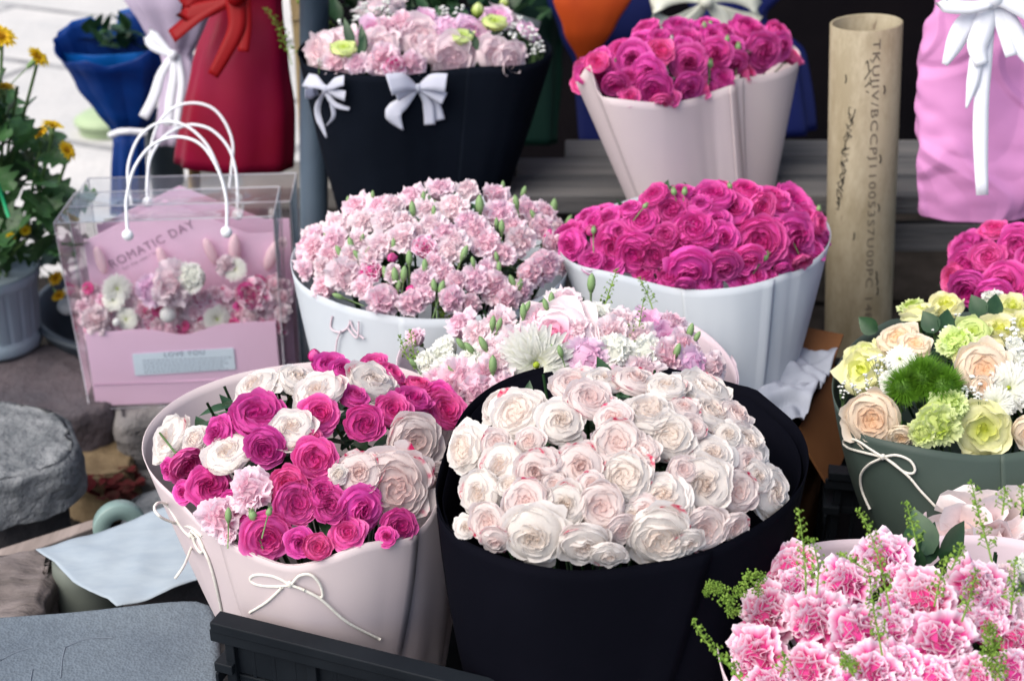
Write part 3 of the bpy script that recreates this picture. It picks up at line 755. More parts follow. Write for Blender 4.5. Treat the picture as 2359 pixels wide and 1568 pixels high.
# ------------------------------------------------------------------ mixed pink and white bouquet in pale pink paper, behind those two
b = Bouquet('wrapped_bouquet', 'mixed bouquet with a white daisy bloom and pink carnations in pale pink paper', 'wrapped flower bouquets on the stall',
    [(915, 830), (960, 760), (1060, 715), (1180, 690), (1320, 680), (1480, 700), (1590, 740), (1650, 795), (1695, 850), (1705, 880), (1690, 905), (1600, 960), (1400, 990), (1200, 990), (1040, 960), (940, 900)],
    (1300, 850), 1.80, (0, 0), (1330, 1400), px(180, 1.85), 1.85, .075, PAP_PALE, bulge=.01, seam=(-60, 10, 0), seed=3)
b.flowers([(1060, 745, 40, 'carn_p'), (1100, 770, 42, 'carn_w'), (1150, 745, 44, 'carn_w'), (1190, 790, 48, 'carn_w'), (1245, 735, 44, 'carn_p'), (1300, 700, 48, 'carn_w', (0, -.6)), (1370, 720, 46, 'carn_white', (0, -.6)), (1430, 745, 50, 'carn_w', (.1, -.5)), (1500, 735, 46, 'lisi_pink', (.2, -.5)), (1545, 775, 52, 'lisi_pink', (.3, -.4)),
    (1275, 775, 92, 'blush_rose', (-.1, -.1)), (1350, 822, 56, 'carn_l', (0, .1)), (1418, 805, 50, 'carn_white'), (1490, 808, 46, 'carn_white'), (1410, 765, 42, 'carn_w'), (1470, 780, 44, 'carn_w'), (1540, 825, 50, 'carn_p', (.2, 0)), (1595, 845, 55, 'carn_l', (.35, .1)), (1480, 855, 50, 'carn_w'), (1575, 800, 44, 'carn_p', (.3, 0)), (1640, 850, 45, 'carn_w', (.4, .1)),
    (1235, 842, 100, 'mum', (0, .25)), (980, 835, 36, 'carn_white', (-.4, 0)), (1020, 800, 36, 'carn_white'), (1035, 850, 44, 'carn_white'), (1060, 882, 62, 'carn_p', (-.1, 0)), (1125, 868, 52, 'carn_p'), (1100, 905, 50, 'carn_p', (0, .3)), (1010, 875, 38, 'carn_p'), (1150, 830, 42, 'carn_w'), (1085, 825, 38, 'carn_white'), (1160, 895, 40, 'carn_p'), (955, 775, 26, 'carn_p'),
    (1330, 760, 36, 'carn_w'), (1550, 740, 34, 'carn_p'), (1350, 880, 50, 'carn_w'), (1420, 880, 50, 'carn_p'), (1130, 800, 30, 'carn_w'), (1600, 895, 40, 'carn_l'), (1280, 690, 30, 'carn_white')], lambda x, y: (x, y), 1.)
for u, v, r_, ln in ((1135, 742, 17, (.1, 1)), (1112, 790, 19, (-.5, 1)), (1080, 800, 17, (-.7, .8)), (1060, 790, 16, (-.6, .8)), (1205, 715, 18, (0, 1)), (1270, 688, 17, (0, 1)), (1256, 700, 15, (-.3, 1)), (1362, 650, 22, (.05, 1)), (1590, 760, 18, (.3, 1)), (1605, 775, 15, (.5, .8)), (1560, 806, 18, (.3, .9)), (1040, 850, 16, (-.5, .8)), (1135, 838, 22, (0, 1)), (1150, 745, 15, (.3, 1)), (1290, 808, 15, (-.3, 1)), (1270, 800, 14, (0, 1)), (1215, 705, 14, (.4, 1)), (950, 835, 14, (-.6, .8))): b.bud(u, v, r_, 'gbud', ln, .028)
for pth in ([(1420, 622), (1405, 665), (1388, 720)], [(1472, 640), (1490, 675), (1503, 712)], [(1482, 690), (1470, 760), (1458, 830)], [(1440, 745), (1450, 790), (1458, 825)], [(945, 762), (952, 810), (962, 850)], [(920, 775), (935, 815), (955, 850)]): b.sprig(pth, 20, .0024)
b.foliage(150, .03)

# ------------------------------------------------------------------ soft pink carnations in white paper
b = Bouquet('wrapped_bouquet', 'bouquet of soft pink carnations and green buds in white paper with a thin cord bow', 'wrapped flower bouquets on the stall',
    [(672, 600), (690, 560), (735, 518), (820, 480), (940, 455), (1080, 450), (1200, 470), (1285, 520), (1318, 580), (1300, 640), (1270, 668), (1225, 692), (1150, 716), (1040, 733), (940, 731), (860, 718), (780, 698), (712, 668), (680, 640)],
    (985, 605), 2.03, (0, -.02), (975, 1230), px(130, 2.05), 2.05, .095, PAP_WHITE, bulge=.008, seam=(-100, -30, -60), seed=4)
t = Zc(800, 500, 2.6133); s = .30
p, w = 'carn_p', 'carn_w'
b.flowers([(1290, 140, 110, p, (0, -.5)), (1500, 150, 110, w, (0, -.5)), (1720, 190, 115, p, (.2, -.5)), (1070, 200, 120, p, (-.1, -.5)), (640, 280, 125, p, (-.3, -.4)), (820, 280, 115, p, (-.2, -.5)), (940, 260, 100, w), (1390, 280, 135, w), (1180, 300, 100, w), (500, 430, 130, w, (-.3, -.2)), (700, 400, 110, w), (880, 380, 115, w), (1010, 400, 100, w), (1750, 330, 135, p), (1960, 310, 125, p, (.3, -.4)), (1230, 430, 125, w), (1500, 400, 115, p), (1560, 460, 120, p), (2100, 330, 100, p, (.4, -.3)),
    (320, 600, 120, p, (-.4, 0)), (470, 550, 125, p, (-.3, 0)), (1000, 520, 130, w), (830, 580, 125, w), (660, 540, 110, w), (1900, 540, 135, w, (.2, 0)), (560, 810, 165, w, (-.2, .2)), (1360, 620, 115, w), (1180, 590, 95, 'carn_e'), (1400, 550, 120, w), (1650, 560, 130, p), (1760, 640, 115, p), (2060, 440, 110, p, (.4, 0)), (2090, 740, 150, p, (.4, .2)), (1980, 800, 120, p, (.3, .2)), (850, 1000, 150, p, (-.1, .4)), (1080, 1020, 125, p, (0, .4)), (1560, 850, 130, p), (1690, 900, 130, p, (.1, .2)), (1380, 1000, 125, p, (0, .4)), (1520, 1030, 100, p, (0, .4)), (1800, 1010, 125, p, (.2, .4)), (1150, 840, 105, p), (1310, 790, 100, p), (380, 740, 90, w, (-.4, .2)), (250, 770, 85, p, (-.6, .2)), (760, 770, 90, 'carn_e'), (760, 660, 110, w), (1330, 480, 110, p), (440, 650, 100, p), (1900, 930, 110, p, (.3, .3)), (2200, 440, 70, w, (.5, 0)), (1420, 850, 90, p), (1180, 960, 90, p), (700, 900, 90, p, (-.2, .2)), (330, 500, 80, p, (-.4, -.1)), (1120, 480, 90, w), (1250, 700, 80, p), (1850, 430, 100, p), (600, 650, 80, w), (2150, 560, 90, p, (.4, 0)), (930, 800, 90, w), (1640, 750, 80, p), (920, 670, 55, 'bud_m')], t, s)
b.flower(1262, 541, 20, 'bud_m', (.3, -.6)); u, v = t(1065, 920); b.flower(u, v, 17, 'bud_m', (0, .2))
for x, y, r_, ln in ((600, 560, 52, (-.3, 1)), (510, 620, 52, (-.5, .9)), (650, 650, 50, (-.4, .5)), (690, 520, 36, (.3, 1)), (1075, 290, 58, (-.1, 1)), (1160, 200, 42, (0, 1)), (1240, 310, 42, (0, 1)), (1590, 260, 75, (0, 1)), (1870, 240, 55, (-.2, 1)), (1930, 165, 48, (.3, 1)), (2160, 280, 68, (.1, 1)), (2275, 385, 48, (.5, 1)), (1050, 670, 60, (0, 1)), (1475, 630, 60, (.4, 1)), (1760, 430, 56, (0, 1)), (1540, 700, 42, (-.2, 1)), (1720, 660, 40, (-.2, 1)), (1740, 740, 45, (0, 1)), (870, 790, 62, (-.3, 1)), (940, 800, 62, (-.1, 1)), (1010, 790, 62, (.1, 1)), (1170, 730, 55, (0, 1)), (1240, 885, 56, (-.1, 1)), (1300, 895, 56, (.3, 1)), (1840, 850, 55, (-.4, 1)), (1900, 880, 55, (.2, 1)), (970, 880, 42, (.1, 1)), (500, 965, 48, (-.8, .3)), (1770, 115, 36, (0, 1)), (770, 190, 36, (0, 1)), (580, 230, 34, (0, 1)), (930, 560, 42, (0, 1)), (2000, 340, 45, (-.5, 1)), (2070, 390, 45, (0, 1)), (1720, 400, 40, (0, 1)), (410, 510, 36, (-.4, 1)), (730, 620, 36, (.4, .8))):
    u, v = t(x, y); b.bud(u, v, r_*s, 'gbud', ln, .02)
for pth in ([(1055, 590), (1053, 650), (1050, 745)], [(1005, 640), (1010, 690), (1025, 740)], [(955, 640), (985, 680), (1020, 730)], [(1030, 700), (1022, 725), (1025, 755)]): b.sprig(pth, 30, .0024, d=1.90)
b.fill(['carn_p', 'carn_w', 'carn_p'], 44, 14, .60, 1.)
b.foliage(170, .03)
b.cord([[(765, 728), (762, 755), (780, 765), (800, 755), (806, 738)], [(806, 738), (815, 760), (838, 780)], [(800, 755), (822, 778), (826, 740)], [(785, 762), (776, 785), (772, 820)]], .0013, parent=b.wrap, mat=PAP_PALE)

# ------------------------------------------------------------------ magenta roses in white paper (middle right)
b = Bouquet('wrapped_bouquet', 'bouquet of magenta roses in plain white paper with one green bud', 'wrapped flower bouquets on the stall',
    [(1268, 590), (1288, 550), (1340, 505), (1420, 463), (1520, 445), (1650, 430), (1780, 440), (1870, 480), (1900, 530), (1895, 580), (1872, 625), (1830, 620, -.004), (1780, 640), (1720, 656), (1660, 664), (1600, 667), (1540, 660), (1470, 642), (1400, 625), (1340, 612), (1290, 602)],
    (1585, 560), 2.03, (.03, -.06), (1630, 1120), px(112, 2.02), 2.02, .085, PAP_WHITE, bulge=.006, seam=(-100, -45, -52), seed=5)
t = Zc(1550, 500, 2.3756); s = .33
b.flowers([(870, 160, 115, 'rose_m', (-.5, -.6)), (1080, 135, 90, 'rose_m', (0, -.6)), (1300, 155, 150, 'rose_m', (0, -.5)), (1370, 90, 70, 'rose_h', (.3, -.8)), (1530, 120, 115, 'rose_m', (.1, -.5)), (1730, 170, 145, 'rose_m', (.2, -.5)), (1880, 205, 160, 'rose_m', (.35, -.35)), (550, 320, 125, 'rose_m', (-.3, -.4)), (790, 340, 125, 'rose_m', (-.1, -.3)), (1000, 265, 150, 'rose_m', (0, -.2)), (1420, 255, 155, 'rose_m', (0, -.2)), (1640, 260, 105, 'rose_h', (.2, .2)),
    (280, 520, 118, 'rose_m', (-.4, 0)), (585, 515, 160, 'rose_m', (-.2, .05)), (740, 590, 150, 'rose_m', (-.1, .2)), (885, 590, 120, 'rose_m', (0, .1)), (1130, 550, 190, 'rose_m', (0, 0)), (1160, 380, 165, 'rose_m', (0, -.3)), (1630, 500, 185, 'rose_m', (0, .05)), (1380, 470, 120, 'rose_m'), (1140, 735, 180, 'rose_m', (0, .5)), (1380, 700, 130, 'rose_m', (.1, .5)), (1900, 480, 185, 'rose_m', (.35, .15)), (2050, 370, 85, 'rose_h', (.5, 0)), (1500, 630, 100, 'rose_m'), (1560, 640, 110, 'rose_m', (0, .5)), (1740, 600, 95, 'rose_m', (.2, .5)), (1920, 650, 75, 'rose_h', (.3, .9)), (1330, 340, 110, 'rose_m', (.1, -.2)), (640, 420, 90, 'rose_m'), (450, 350, 80, 'rose_m', (-.4, -.3)), (1200, 220, 90, 'rose_m'), (960, 450, 100, 'rose_m'), (1970, 300, 90, 'rose_m', (.3, -.2)), (1760, 380, 80, 'rose_m'), (1100, 820, 70, 'rose_m', (0, 1)), (440, 420, 60, 'bud_m'), (1250, 470, 80, 'rose_m'), (700, 250, 80, 'rose_m', (-.2, -.5)), (1780, 700, 60, 'rose_m', (.2, 1))], t, s)
for x, y, r_, ln in ((1655, 605, 45, (.4, .6)), (1020, 150, 36, (-.2, 1)), (1095, 150, 36, (.1, 1)), (1410, 110, 30, (-.4, 1)), (2030, 270, 30, (.2, 1)), (460, 420, 34, (0, 1)), (820, 250, 30, (.4, .5))):
    u, v = t(x, y); b.bud(u, v, r_*s, 'grbud', ln, .02)
b.fill(['rose_m'], 38, 24, .52, 1.)
b.foliage(150, .03)

# ------------------------------------------------------------------ magenta roses in pale lilac pink paper, on the bench (top)
b = Bouquet('wrapped_bouquet', 'bouquet of magenta roses in pale lilac pink paper standing highest, by the plastic pipe', 'wrapped flower bouquets on the stall',
    [(1318, 195), (1335, 165), (1400, 130), (1500, 95), (1620, 75), (1750, 72), (1830, 85), (1838, 115), (1825, 140), (1770, 166), (1700, 190), (1640, 212), (1600, 226), (1550, 235), (1500, 236), (1440, 230), (1390, 224), (1345, 214)],
    (1580, 165), 2.33, (.10, -.03), (1655, 760), px(92, 2.36), 2.36, .06, PAP_PINK, bulge=0, seam=(-50, -5, -20), seed=6)
t = Zc(1600, 0, 2.8); s = .28
b.flowers([(810, 210, 125, 'rose_m', (-.3, -.5)), (780, 310, 120, 'rose_m', (-.2, -.3)), (1090, 190, 120, 'rose_m', (0, -.5)), (1330, 170, 130, 'rose_m', (0, -.6)), (1180, 290, 120, 'rose_m'), (1400, 310, 130, 'rose_m'), (1690, 210, 165, 'rose_m', (.2, -.4)), (1800, 280, 130, 'rose_m', (.3, -.3)), (1950, 260, 130, 'rose_m', (.4, -.3)), (1820, 430, 165, 'rose_m', (.2, .2)), (1980, 380, 125, 'rose_m', (.4, .1)), (420, 500, 125, 'rose_m', (-.4, -.1)), (280, 570, 85, 'rose_h', (-.7, 0)), (460, 640, 150, 'rose_m', (-.2, .3)), (720, 490, 160, 'rose_m', (-.1, .1)), (580, 720, 120, 'rose_m', (0, .6)), (850, 610, 150, 'rose_m', (0, .2)), (900, 750, 160, 'rose_m', (0, .4)), (960, 870, 95, 'rose_h', (.1, 1)), (1200, 740, 130, 'rose_m', (.1, .4)), (1190, 520, 155, 'rose_m', (-.1, .1)), (1420, 460, 145, 'rose_m', (.1, .1)), (1570, 550, 120, 'rose_m', (.1, .5)), (950, 410, 125, 'rose_h'), (1570, 370, 90, 'rose_m'), (620, 400, 110, 'rose_m', (-.2, -.2)), (1150, 380, 90, 'rose_m'), (700, 620, 100, 'rose_m'), (1290, 620, 80, 'rose_h'), (1500, 240, 90, 'rose_m'), (940, 290, 90, 'rose_m')], t, s)
for x, y, r_ in ((1310, 220, 40), (1360, 210, 40), (1500, 330, 40), (1590, 390, 45), (1360, 530, 45)):
    u, v = t(x, y); b.bud(u, v, r_*s, 'grbud', (.1, 1), .015)
b.fill(['rose_m', 'rose_h'], 32, 18, .54, 1.)
b.foliage(120, .025)

# ------------------------------------------------------------------ pink mix in charcoal paper with two organza bows (top)
b = Bouquet('wrapped_bouquet', 'bouquet of pink carnations and white baby breath in charcoal paper with two white organza bows', 'wrapped flower bouquets on the stall',
    [(687, 140), (700, 100), (780, 60), (900, 25), (1040, 15), (1180, 40), (1250, 90), (1262, 125), (1235, 148), (1180, 152), (1100, 154), (1020, 162), (930, 174), (850, 174), (770, 165), (710, 152)],
    (970, 105), 2.42, (0, 0), (965, 640), px(135, 2.45), 2.45, .06, PAP_NAVY, bulge=.004, seam=(-60, -10, -20), seed=7)
t = Zc(800, 0, 2.351); s = .333
b.flowers([(290, 350, 130, 'lisi_w', (-.5, 0)), (690, 200, 115, 'lisi_pink', (-.1, -.2)), (740, 300, 125, 'lisi_w'), (1050, 110, 110, 'lisi_pink', (0, -.5)), (900, 160, 110, 'carn_p', (0, -.3)), (1030, 250, 155, 'lisi_w', (0, -.1)), (1200, 200, 125, 'carn_l'), (760, 420, 125, 'carn_p', (0, .2)), (850, 470, 80, 'carn_e', (0, .5)), (970, 450, 105, 'carn_p', (0, .4)), (1260, 410, 150, 'lisi_w', (.1, .2)), (1390, 240, 120, 'lisi_pink', (.2, 0)), (1550, 370, 110, 'lisi_w', (.3, 0)), (1660, 430, 110, 'lisi_w', (.4, .2)), (1340, 170, 90, 'carn_l'), (450, 440, 105, 'carn_p', (-.2, .3)), (600, 290, 90, 'lisi_w'), (480, 250, 80, 'lisi_w', (-.3, -.3)), (1480, 300, 80, 'carn_p'), (400, 290, 110, 'lisi_w', (-.3, -.2)), (580, 440, 90, 'carn_p'), (1120, 330, 90, 'lisi_w'), (790, 180, 90, 'carn_p'), (1420, 70, 62, 'bud_l', (0, -1)), (1600, 20, 45, 'bud_l', (.1, -1)), (1700, 350, 80, 'lisi_w', (.4, -.1))], t, s)
for x, y, r_ in ((750, 50, 62), (650, 80, 55), (610, 95, 40), (510, 190, 50), (580, 160, 45), (1700, 160, 42), (1670, 220, 52), (1740, 240, 55), (1650, 290, 55), (1810, 300, 58), (1850, 350, 52), (1790, 370, 40), (1640, 350, 45), (1270, 90, 50), (1180, 90, 50), (810, 120, 50), (320, 440, 30), (540, 440, 36), (1490, 270, 36), (1590, 230, 45)):
    u, v = t(x, y); b.bud(u, v, r_*s*1.1, 'baby', (0, 1), .01)
for x, y, r_ in ((490, 320, 85), (1310, 240, 75), (1535, 140, 78)):
    u, v = t(x, y); b.flower(u, v, r_*s, 'lisi_lime', (0, -.7), lift=.03)
b.fill(['lisi_w', 'lisi_pink'], 40, 6, .6, .6)
b.foliage(150, .02)
for pth in ([(612, 22), (640, 62), (660, 110), (672, 150)], [(690, 5), (720, 40), (770, 75)]): b.sprig(pth, 34, .0036, d=2.5)
mb = MB(); Lf = leaf_mb(1, .17)
for x, y, a_, L in ((560, 330, -20, .05), (640, 360, -10, .045), (1430, 350, -30, .04), (600, 400, 15, .04)):
    u, v = t(x, y); q = b.spot(u, v, .015)[0]
    mb = MB(); mb.add(Lf, Matrix.Translation(q) @ Matrix.Rotation(R(a_), 4, 'Y') @ Matrix.Rotation(R(75), 4, 'X') @ Matrix.Scale(L, 4)); obj('leaf', mb, DGRN, b.root)
def organza(b, K, loops, tails, name='ribbon_bow'):
    mb = MB(); k = b.hit(*K, .006)
    for lp in loops:                       # a loop: goes out to the tip and folds back, two layers
        pts = [b.hit(u, v, .006+o) for (u, v), o in lp[0]]; ribbon(mb, pts, 1, (RT*lp[1][0]+UP*lp[1][1]).normalized(), 0, 16, [px(q, 2.3) for q in lp[2]])
    for tl in tails:
        pts = [b.hit(u, v, .004) for (u, v) in tl[0]]; ribbon(mb, pts, 1, (RT*tl[1][0]+UP*tl[1][1]).normalized(), 0, 16, [px(q, 2.3) for q in tl[2]])
    mb.ball(k, .006, 8, 6, 0, (1, .7, 1.2))
    return obj(name, mb, SHEER, b.wrap, solid=.0006)
organza(b, (962, 204), [([((962, 204), 0), ((930, 190), .012), ((895, 196), .02)], (-.2, 1), (10, 42, 50)), ([((962, 204), 0), ((940, 208), .006), ((912, 222), .012)], (.2, 1), (8, 22, 26)),
    ([((962, 204), 0), ((995, 190), .012), ((1028, 192), .02)], (.2, 1), (10, 38, 44)), ([((962, 204), 0), ((990, 212), .006), ((1024, 228), .012)], (-.2, 1), (8, 24, 30))],
    [([(958, 210), (925, 240), (905, 262), (928, 300)], (1, -.3), (10, 30, 40, 4)), ([(966, 210), (985, 240), (990, 288)], (1, .1), (10, 26, 26)), ([(968, 210), (1000, 235), (1012, 278)], (1, .2), (8, 20, 26))])
organza(b, (750, 206), [([((750, 206), 0), ((725, 190), .010), ((705, 182), .016)], (.6, 1), (10, 34, 40)), ([((750, 206), 0), ((725, 214), .006), ((703, 216), .012)], (0, 1), (10, 26, 22)),
    ([((750, 206), 0), ((772, 192), .010), ((792, 186), .016)], (.1, 1), (8, 26, 24)), ([((750, 206), 0), ((772, 215), .006), ((795, 222), .012)], (-.2, 1), (8, 20, 24))],
    [([(748, 212), (735, 255), (745, 295), (752, 318)], (1, .1), (10, 24, 22, 4)), ([(752, 212), (770, 240), (805, 252)], (.5, .8), (14, 14, 8)), ([(765, 240), (768, 270), (752, 290)], (1, 0), (12, 10, 4))])

# ------------------------------------------------------------------ lime, peach and white mix in dark green paper (right)
b = Bouquet('wrapped_bouquet', 'bouquet of peach, lime and white blooms in dark green paper with a cord bow', 'wrapped flower bouquets on the stall',
    [(1922, 860), (1932, 835), (1965, 795), (2010, 755), (2042, 730, .004), (2110, 735), (2220, 720), (2360, 715), (2500, 740), (2600, 800), (2630, 880), (2560, 960), (2450, 1015), (2350, 1040), (2260, 1047), (2160, 1037), (2060, 1018), (1990, 1002), (1945, 985), (1928, 930)],
    (2270, 880), 1.78, (0, -.05), (2280, 1420), px(190, 1.8), 1.80, .075, PAP_GREEN, bulge=.02, seam=(-100, -50, -60), seed=8)
t = Zc(2300, 700, 1.96); s = .37
b.flowers([(660, 560, 130, 'rose_peach', (-.2, -.5)), (760, 600, 100, 'rose_peach', (.1, -.4)), (440, 740, 145, 'lisi', (-.35, -.3)), (450, 660, 110, 'lisi', (-.3, -.4)), (670, 690, 105, 'mum', (-.1, -.2)), (505, 1050, 170, 'rose_peach', (-.1, .2)), (890, 1070, 165, 'carn_lime', (0, .3)), (960, 960, 130, 'carn_lime'), (800, 1120, 100, 'carn_lime', (0, .3)), (1160, 1110, 165, 'lisi', (.05, .2)), (1160, 750, 165, 'rose_peach', (.1, 0)), (1090, 530, 95, 'lisi_lime', (0, -.2)), (1250, 500, 120, 'lisi', (.1, -.5)), (1000, 600, 130, 'carn_lime', (0, -.3)), (1300, 860, 175, 'mum', (0, .1)), (1220, 950, 120, 'mum', (-.2, .2)), (1390, 480, 100, 'lisi', (0, -.5)), (1430, 1120, 110, 'rose_peach', (.1, .3)), (680, 1150, 80, 'rose_peach', (0, .6)), (1400, 700, 120, 'carn_white'), (1480, 900, 150, 'mum'), (1340, 620, 70, 'carn_white'), (620, 820, 90, 'carn_white'), (1060, 680, 80, 'lisi'), (1150, 850, 70, 'rose_peach')], t, s)
for x, y in ((700, 850), (920, 840), (810, 800)):
    u, v = t(x, y); b.flower(u, v, 54 if x != 810 else 62, 'trick', (0, -.4))
for x, y, r_ in ((480, 810, 36), (430, 870, 45), (485, 860, 36), (330, 850, 36), (340, 905, 36), (550, 720, 55), (560, 800, 55), (880, 530, 40), (960, 545, 50), (1100, 840, 60), (1060, 890, 45), (1130, 920, 50), (1200, 880, 40), (1300, 510, 55), (1320, 570, 60), (1370, 680, 60), (1010, 460, 30), (600, 730, 40), (1040, 900, 45)):
    u, v = t(x, y); b.bud(u, v, r_*s, 'baby', (0, 1), .012)
b.fill(['lisi', 'carn_lime', 'carn_white'], 44, 8, .62, .4)
b.foliage(170, .03)
mb = MB()
for x, y, a_ in ((880, 540, -35), (920, 540, 20), (1150, 450, -30), (1200, 450, 20), (540, 540, -60)):
    u, v = t(x, y); q = b.spot(u, v, .01)[0]; mb = MB(); mb.add(leaf_mb(1, .4), Matrix.Translation(q) @ Matrix.Rotation(R(a_), 4, 'Y') @ Matrix.Rotation(R(65), 4, 'X') @ Matrix.Scale(.03, 4)); obj('leaf', mb, DGRN, b.root)
b.cord([[(2033, 1052), (1990, 1042), (1955, 1032), (1942, 1020), (1950, 1010), (1975, 1015), (2005, 1035), (2033, 1052)], [(2033, 1052), (2065, 1048), (2095, 1060), (2107, 1080), (2100, 1090), (2080, 1085), (2055, 1065), (2033, 1052)],
        [(2030, 1055), (2000, 1070), (1982, 1095), (1985, 1130), (2003, 1172)], [(2040, 1055), (2090, 1095), (2120, 1130), (2160, 1172)]], .0016, knot=(2033, 1052), parent=b.wrap)

# ------------------------------------------------------------------ striped pink carnations, pale pink paper (front right)
b = Bouquet('wrapped_bouquet', 'bouquet of pink carnations with white edges and green pennycress sprigs, front right corner', 'wrapped flower bouquets on the stall',
    [(1645, 1475), (1648, 1440), (1680, 1395), (1735, 1340), (1765, 1290), (1790, 1255), (1830, 1240), (1900, 1245), (2000, 1252), (2120, 1235), (2260, 1230), (2420, 1260), (2550, 1330), (2620, 1450), (2600, 1580), (2450, 1700), (2200, 1760), (1950, 1740), (1780, 1680), (1690, 1600), (1655, 1530)],
    (2160, 1490), 1.40, (-.02, -.12), (2160, 2150), px(260, 1.45), 1.45, .06, PAP_PALE, bulge=.015, seed=9)
t = Zc(1950, 1350, 2.2297); s = .352
e = 'carn_e'
b.flowers([(830, 720, 180, e, (-.2, -.3)), (870, 830, 120, e), (1200, 800, 180, e, (-.1, -.2)), (1440, 650, 185, e, (0, -.3)), (670, 1010, 185, e, (-.2, 0)), (1000, 1060, 200, e), (1280, 1140, 200, e, (.1, 0)), (1700, 920, 200, e, (0, -.1)), (1480, 1110, 150, e), (600, 1290, 195, e, (-.2, .1)), (950, 1400, 195, e, (0, .1)), (1360, 1420, 190, e, (0, .1)), (1540, 1350, 140, e), (1820, 1220, 220, e, (0, .1)), (2060, 850, 185, e, (.1, -.2)), (2150, 970, 140, e), (2110, 1090, 130, e), (2320, 1170, 150, e), (1750, 1440, 160, e), (2280, 1400, 160, e, (.1, .1)), (700, 1500, 150, e, (-.1, .3)), (2300, 980, 120, 'carn_w'), (1980, 760, 110, e), (2040, 1440, 160, e), (1560, 760, 100, e), (1180, 1290, 110, e), (2230, 760, 120, 'carn_w'), (1520, 950, 110, e), (1200, 1560, 160, e), (1600, 1580, 160, e), (2000, 1600, 170, e), (2400, 700, 130, 'carn_white'), (1960, 1080, 110, e)], t, s)
FS = lambda L: [t(x, y) for x, y in L]
for pth, n_ in (([(880, 330), (905, 500), (925, 700), (930, 880)], 44), ([(1270, 330), (1340, 450), (1410, 660), (1485, 1010)], 56), ([(1590, 290), (1630, 440), (1665, 600)], 26), ([(2015, 150), (2060, 350), (2110, 520), (2150, 670)], 42), ([(1150, 620), (1230, 660), (1340, 730)], 18), ([(970, 520), (1010, 700), (1000, 880)], 22), ([(1340, 720), (1370, 950), (1430, 1280)], 50), ([(1850, 640), (1810, 780), (1770, 960)], 30), ([(2045, 720), (2010, 880), (1950, 1060)], 32), ([(2235, 190), (2225, 280), (2215, 360)], 16), ([(2340, 180), (2350, 280), (2340, 380)], 16), ([(1945, 560), (1920, 640), (1880, 720)], 20), ([(2300, 650), (2290, 820), (2270, 1010)], 40), ([(200, 1060), (270, 1180), (370, 1290), (500, 1430)], 42), ([(1190, 1270), (1200, 1340), (1260, 1440)], 26), ([(780, 1270), (790, 1340), (760, 1420)], 16), ([(455, 1340), (470, 1400), (520, 1460)], 14), ([(2040, 1340), (2000, 1400), (1980, 1450)], 20)): b.sprig(FS(pth), n_, .0024, d=1.30)
mb = MB()   # tight mossy seed heads at the left edge and a denser one low right
for x, y, r_ in ((570, 790, 80), (310, 830, 50), (400, 900, 80), (450, 980, 60), (630, 770, 50), (500, 860, 55), (280, 870, 30), (360, 840, 45), (620, 860, 40), (2150, 1180, 70), (2150, 1280, 85), (2130, 1100, 50), (2180, 1380, 70), (1210, 1330, 60)):
    u, v = t(x, y); c0 = P(u, v, 1.36 if x < 700 else 1.27)
    for i in range(90):
        d = Vector((rnd.gauss(0, 1), rnd.gauss(0, 1), rnd.gauss(0, 1))).normalized()*px(r_*s, 1.33)*rnd.uniform(.55, 1.05)
        mb.ball(c0+d, px(r_*s, 1.33)*.11, 5, 3)
        if i % 5 == 0: mb.tube([c0, c0+d], .0005, 3)
obj('seed_head', mb, FRG, b.root)
mb = MB()
for x, y, a_, sz in ((1620, 650, 10, .05), (1660, 680, 40, .06), (1740, 620, -20, .06), (1800, 640, 60, .065), (1760, 700, 100, .06), (1700, 720, -50, .05), (1630, 720, -40, .045)):
    u, v = t(x, y); q = P(u, v, 1.42); mb = MB(); mb.add(leaf_mb(1, .32), Matrix.Translation(q) @ Matrix.Rotation(R(a_), 4, 'Y') @ Matrix.Rotation(R(60), 4, 'X') @ Matrix.Scale(sz*.8, 4)); obj('leaf', mb, DGRN, b.root)
b.foliage(160, .03)

# ------------------------------------------------------------------ shell pink lilies, scalloped translucent paper (right edge, behind the carnations)
b = Bouquet('wrapped_bouquet', 'bouquet of big shell pink lily blooms in translucent pink paper at the right edge', 'wrapped flower bouquets on the stall',
    [(2110, 1215), (2125, 1185), (2180, 1145), (2245, 1135), (2262, 1095, .01), (2290, 1078, .015), (2318, 1115, .005), (2350, 1080, .015), (2400, 1085, .01), (2480, 1130), (2560, 1200), (2600, 1290), (2520, 1360), (2380, 1390), (2250, 1370), (2160, 1320), (2120, 1265)],
    (2360, 1240), 1.62, (0, -.12), (2370, 1900), px(180, 1.65), 1.65, .045, PAP_PALE, bulge=.01, seed=10)
b.flowers([(2185, 1210, 75, 'lily', (-.3, -.2)), (2250, 1180, 70, 'lily', (-.1, -.5)), (2330, 1190, 95, 'lily', (0, -.2)), (2290, 1260, 90, 'lily', (0, .1)), (2200, 1265, 70, 'lily', (-.2, .1)), (2400, 1270, 95, 'lily'), (2370, 1330, 70, 'carn_white'), (2300, 1340, 60, 'carn_white'), (2440, 1180, 80, 'lily')], lambda x, y: (x, y), 1.)
b.foliage(60, .03)

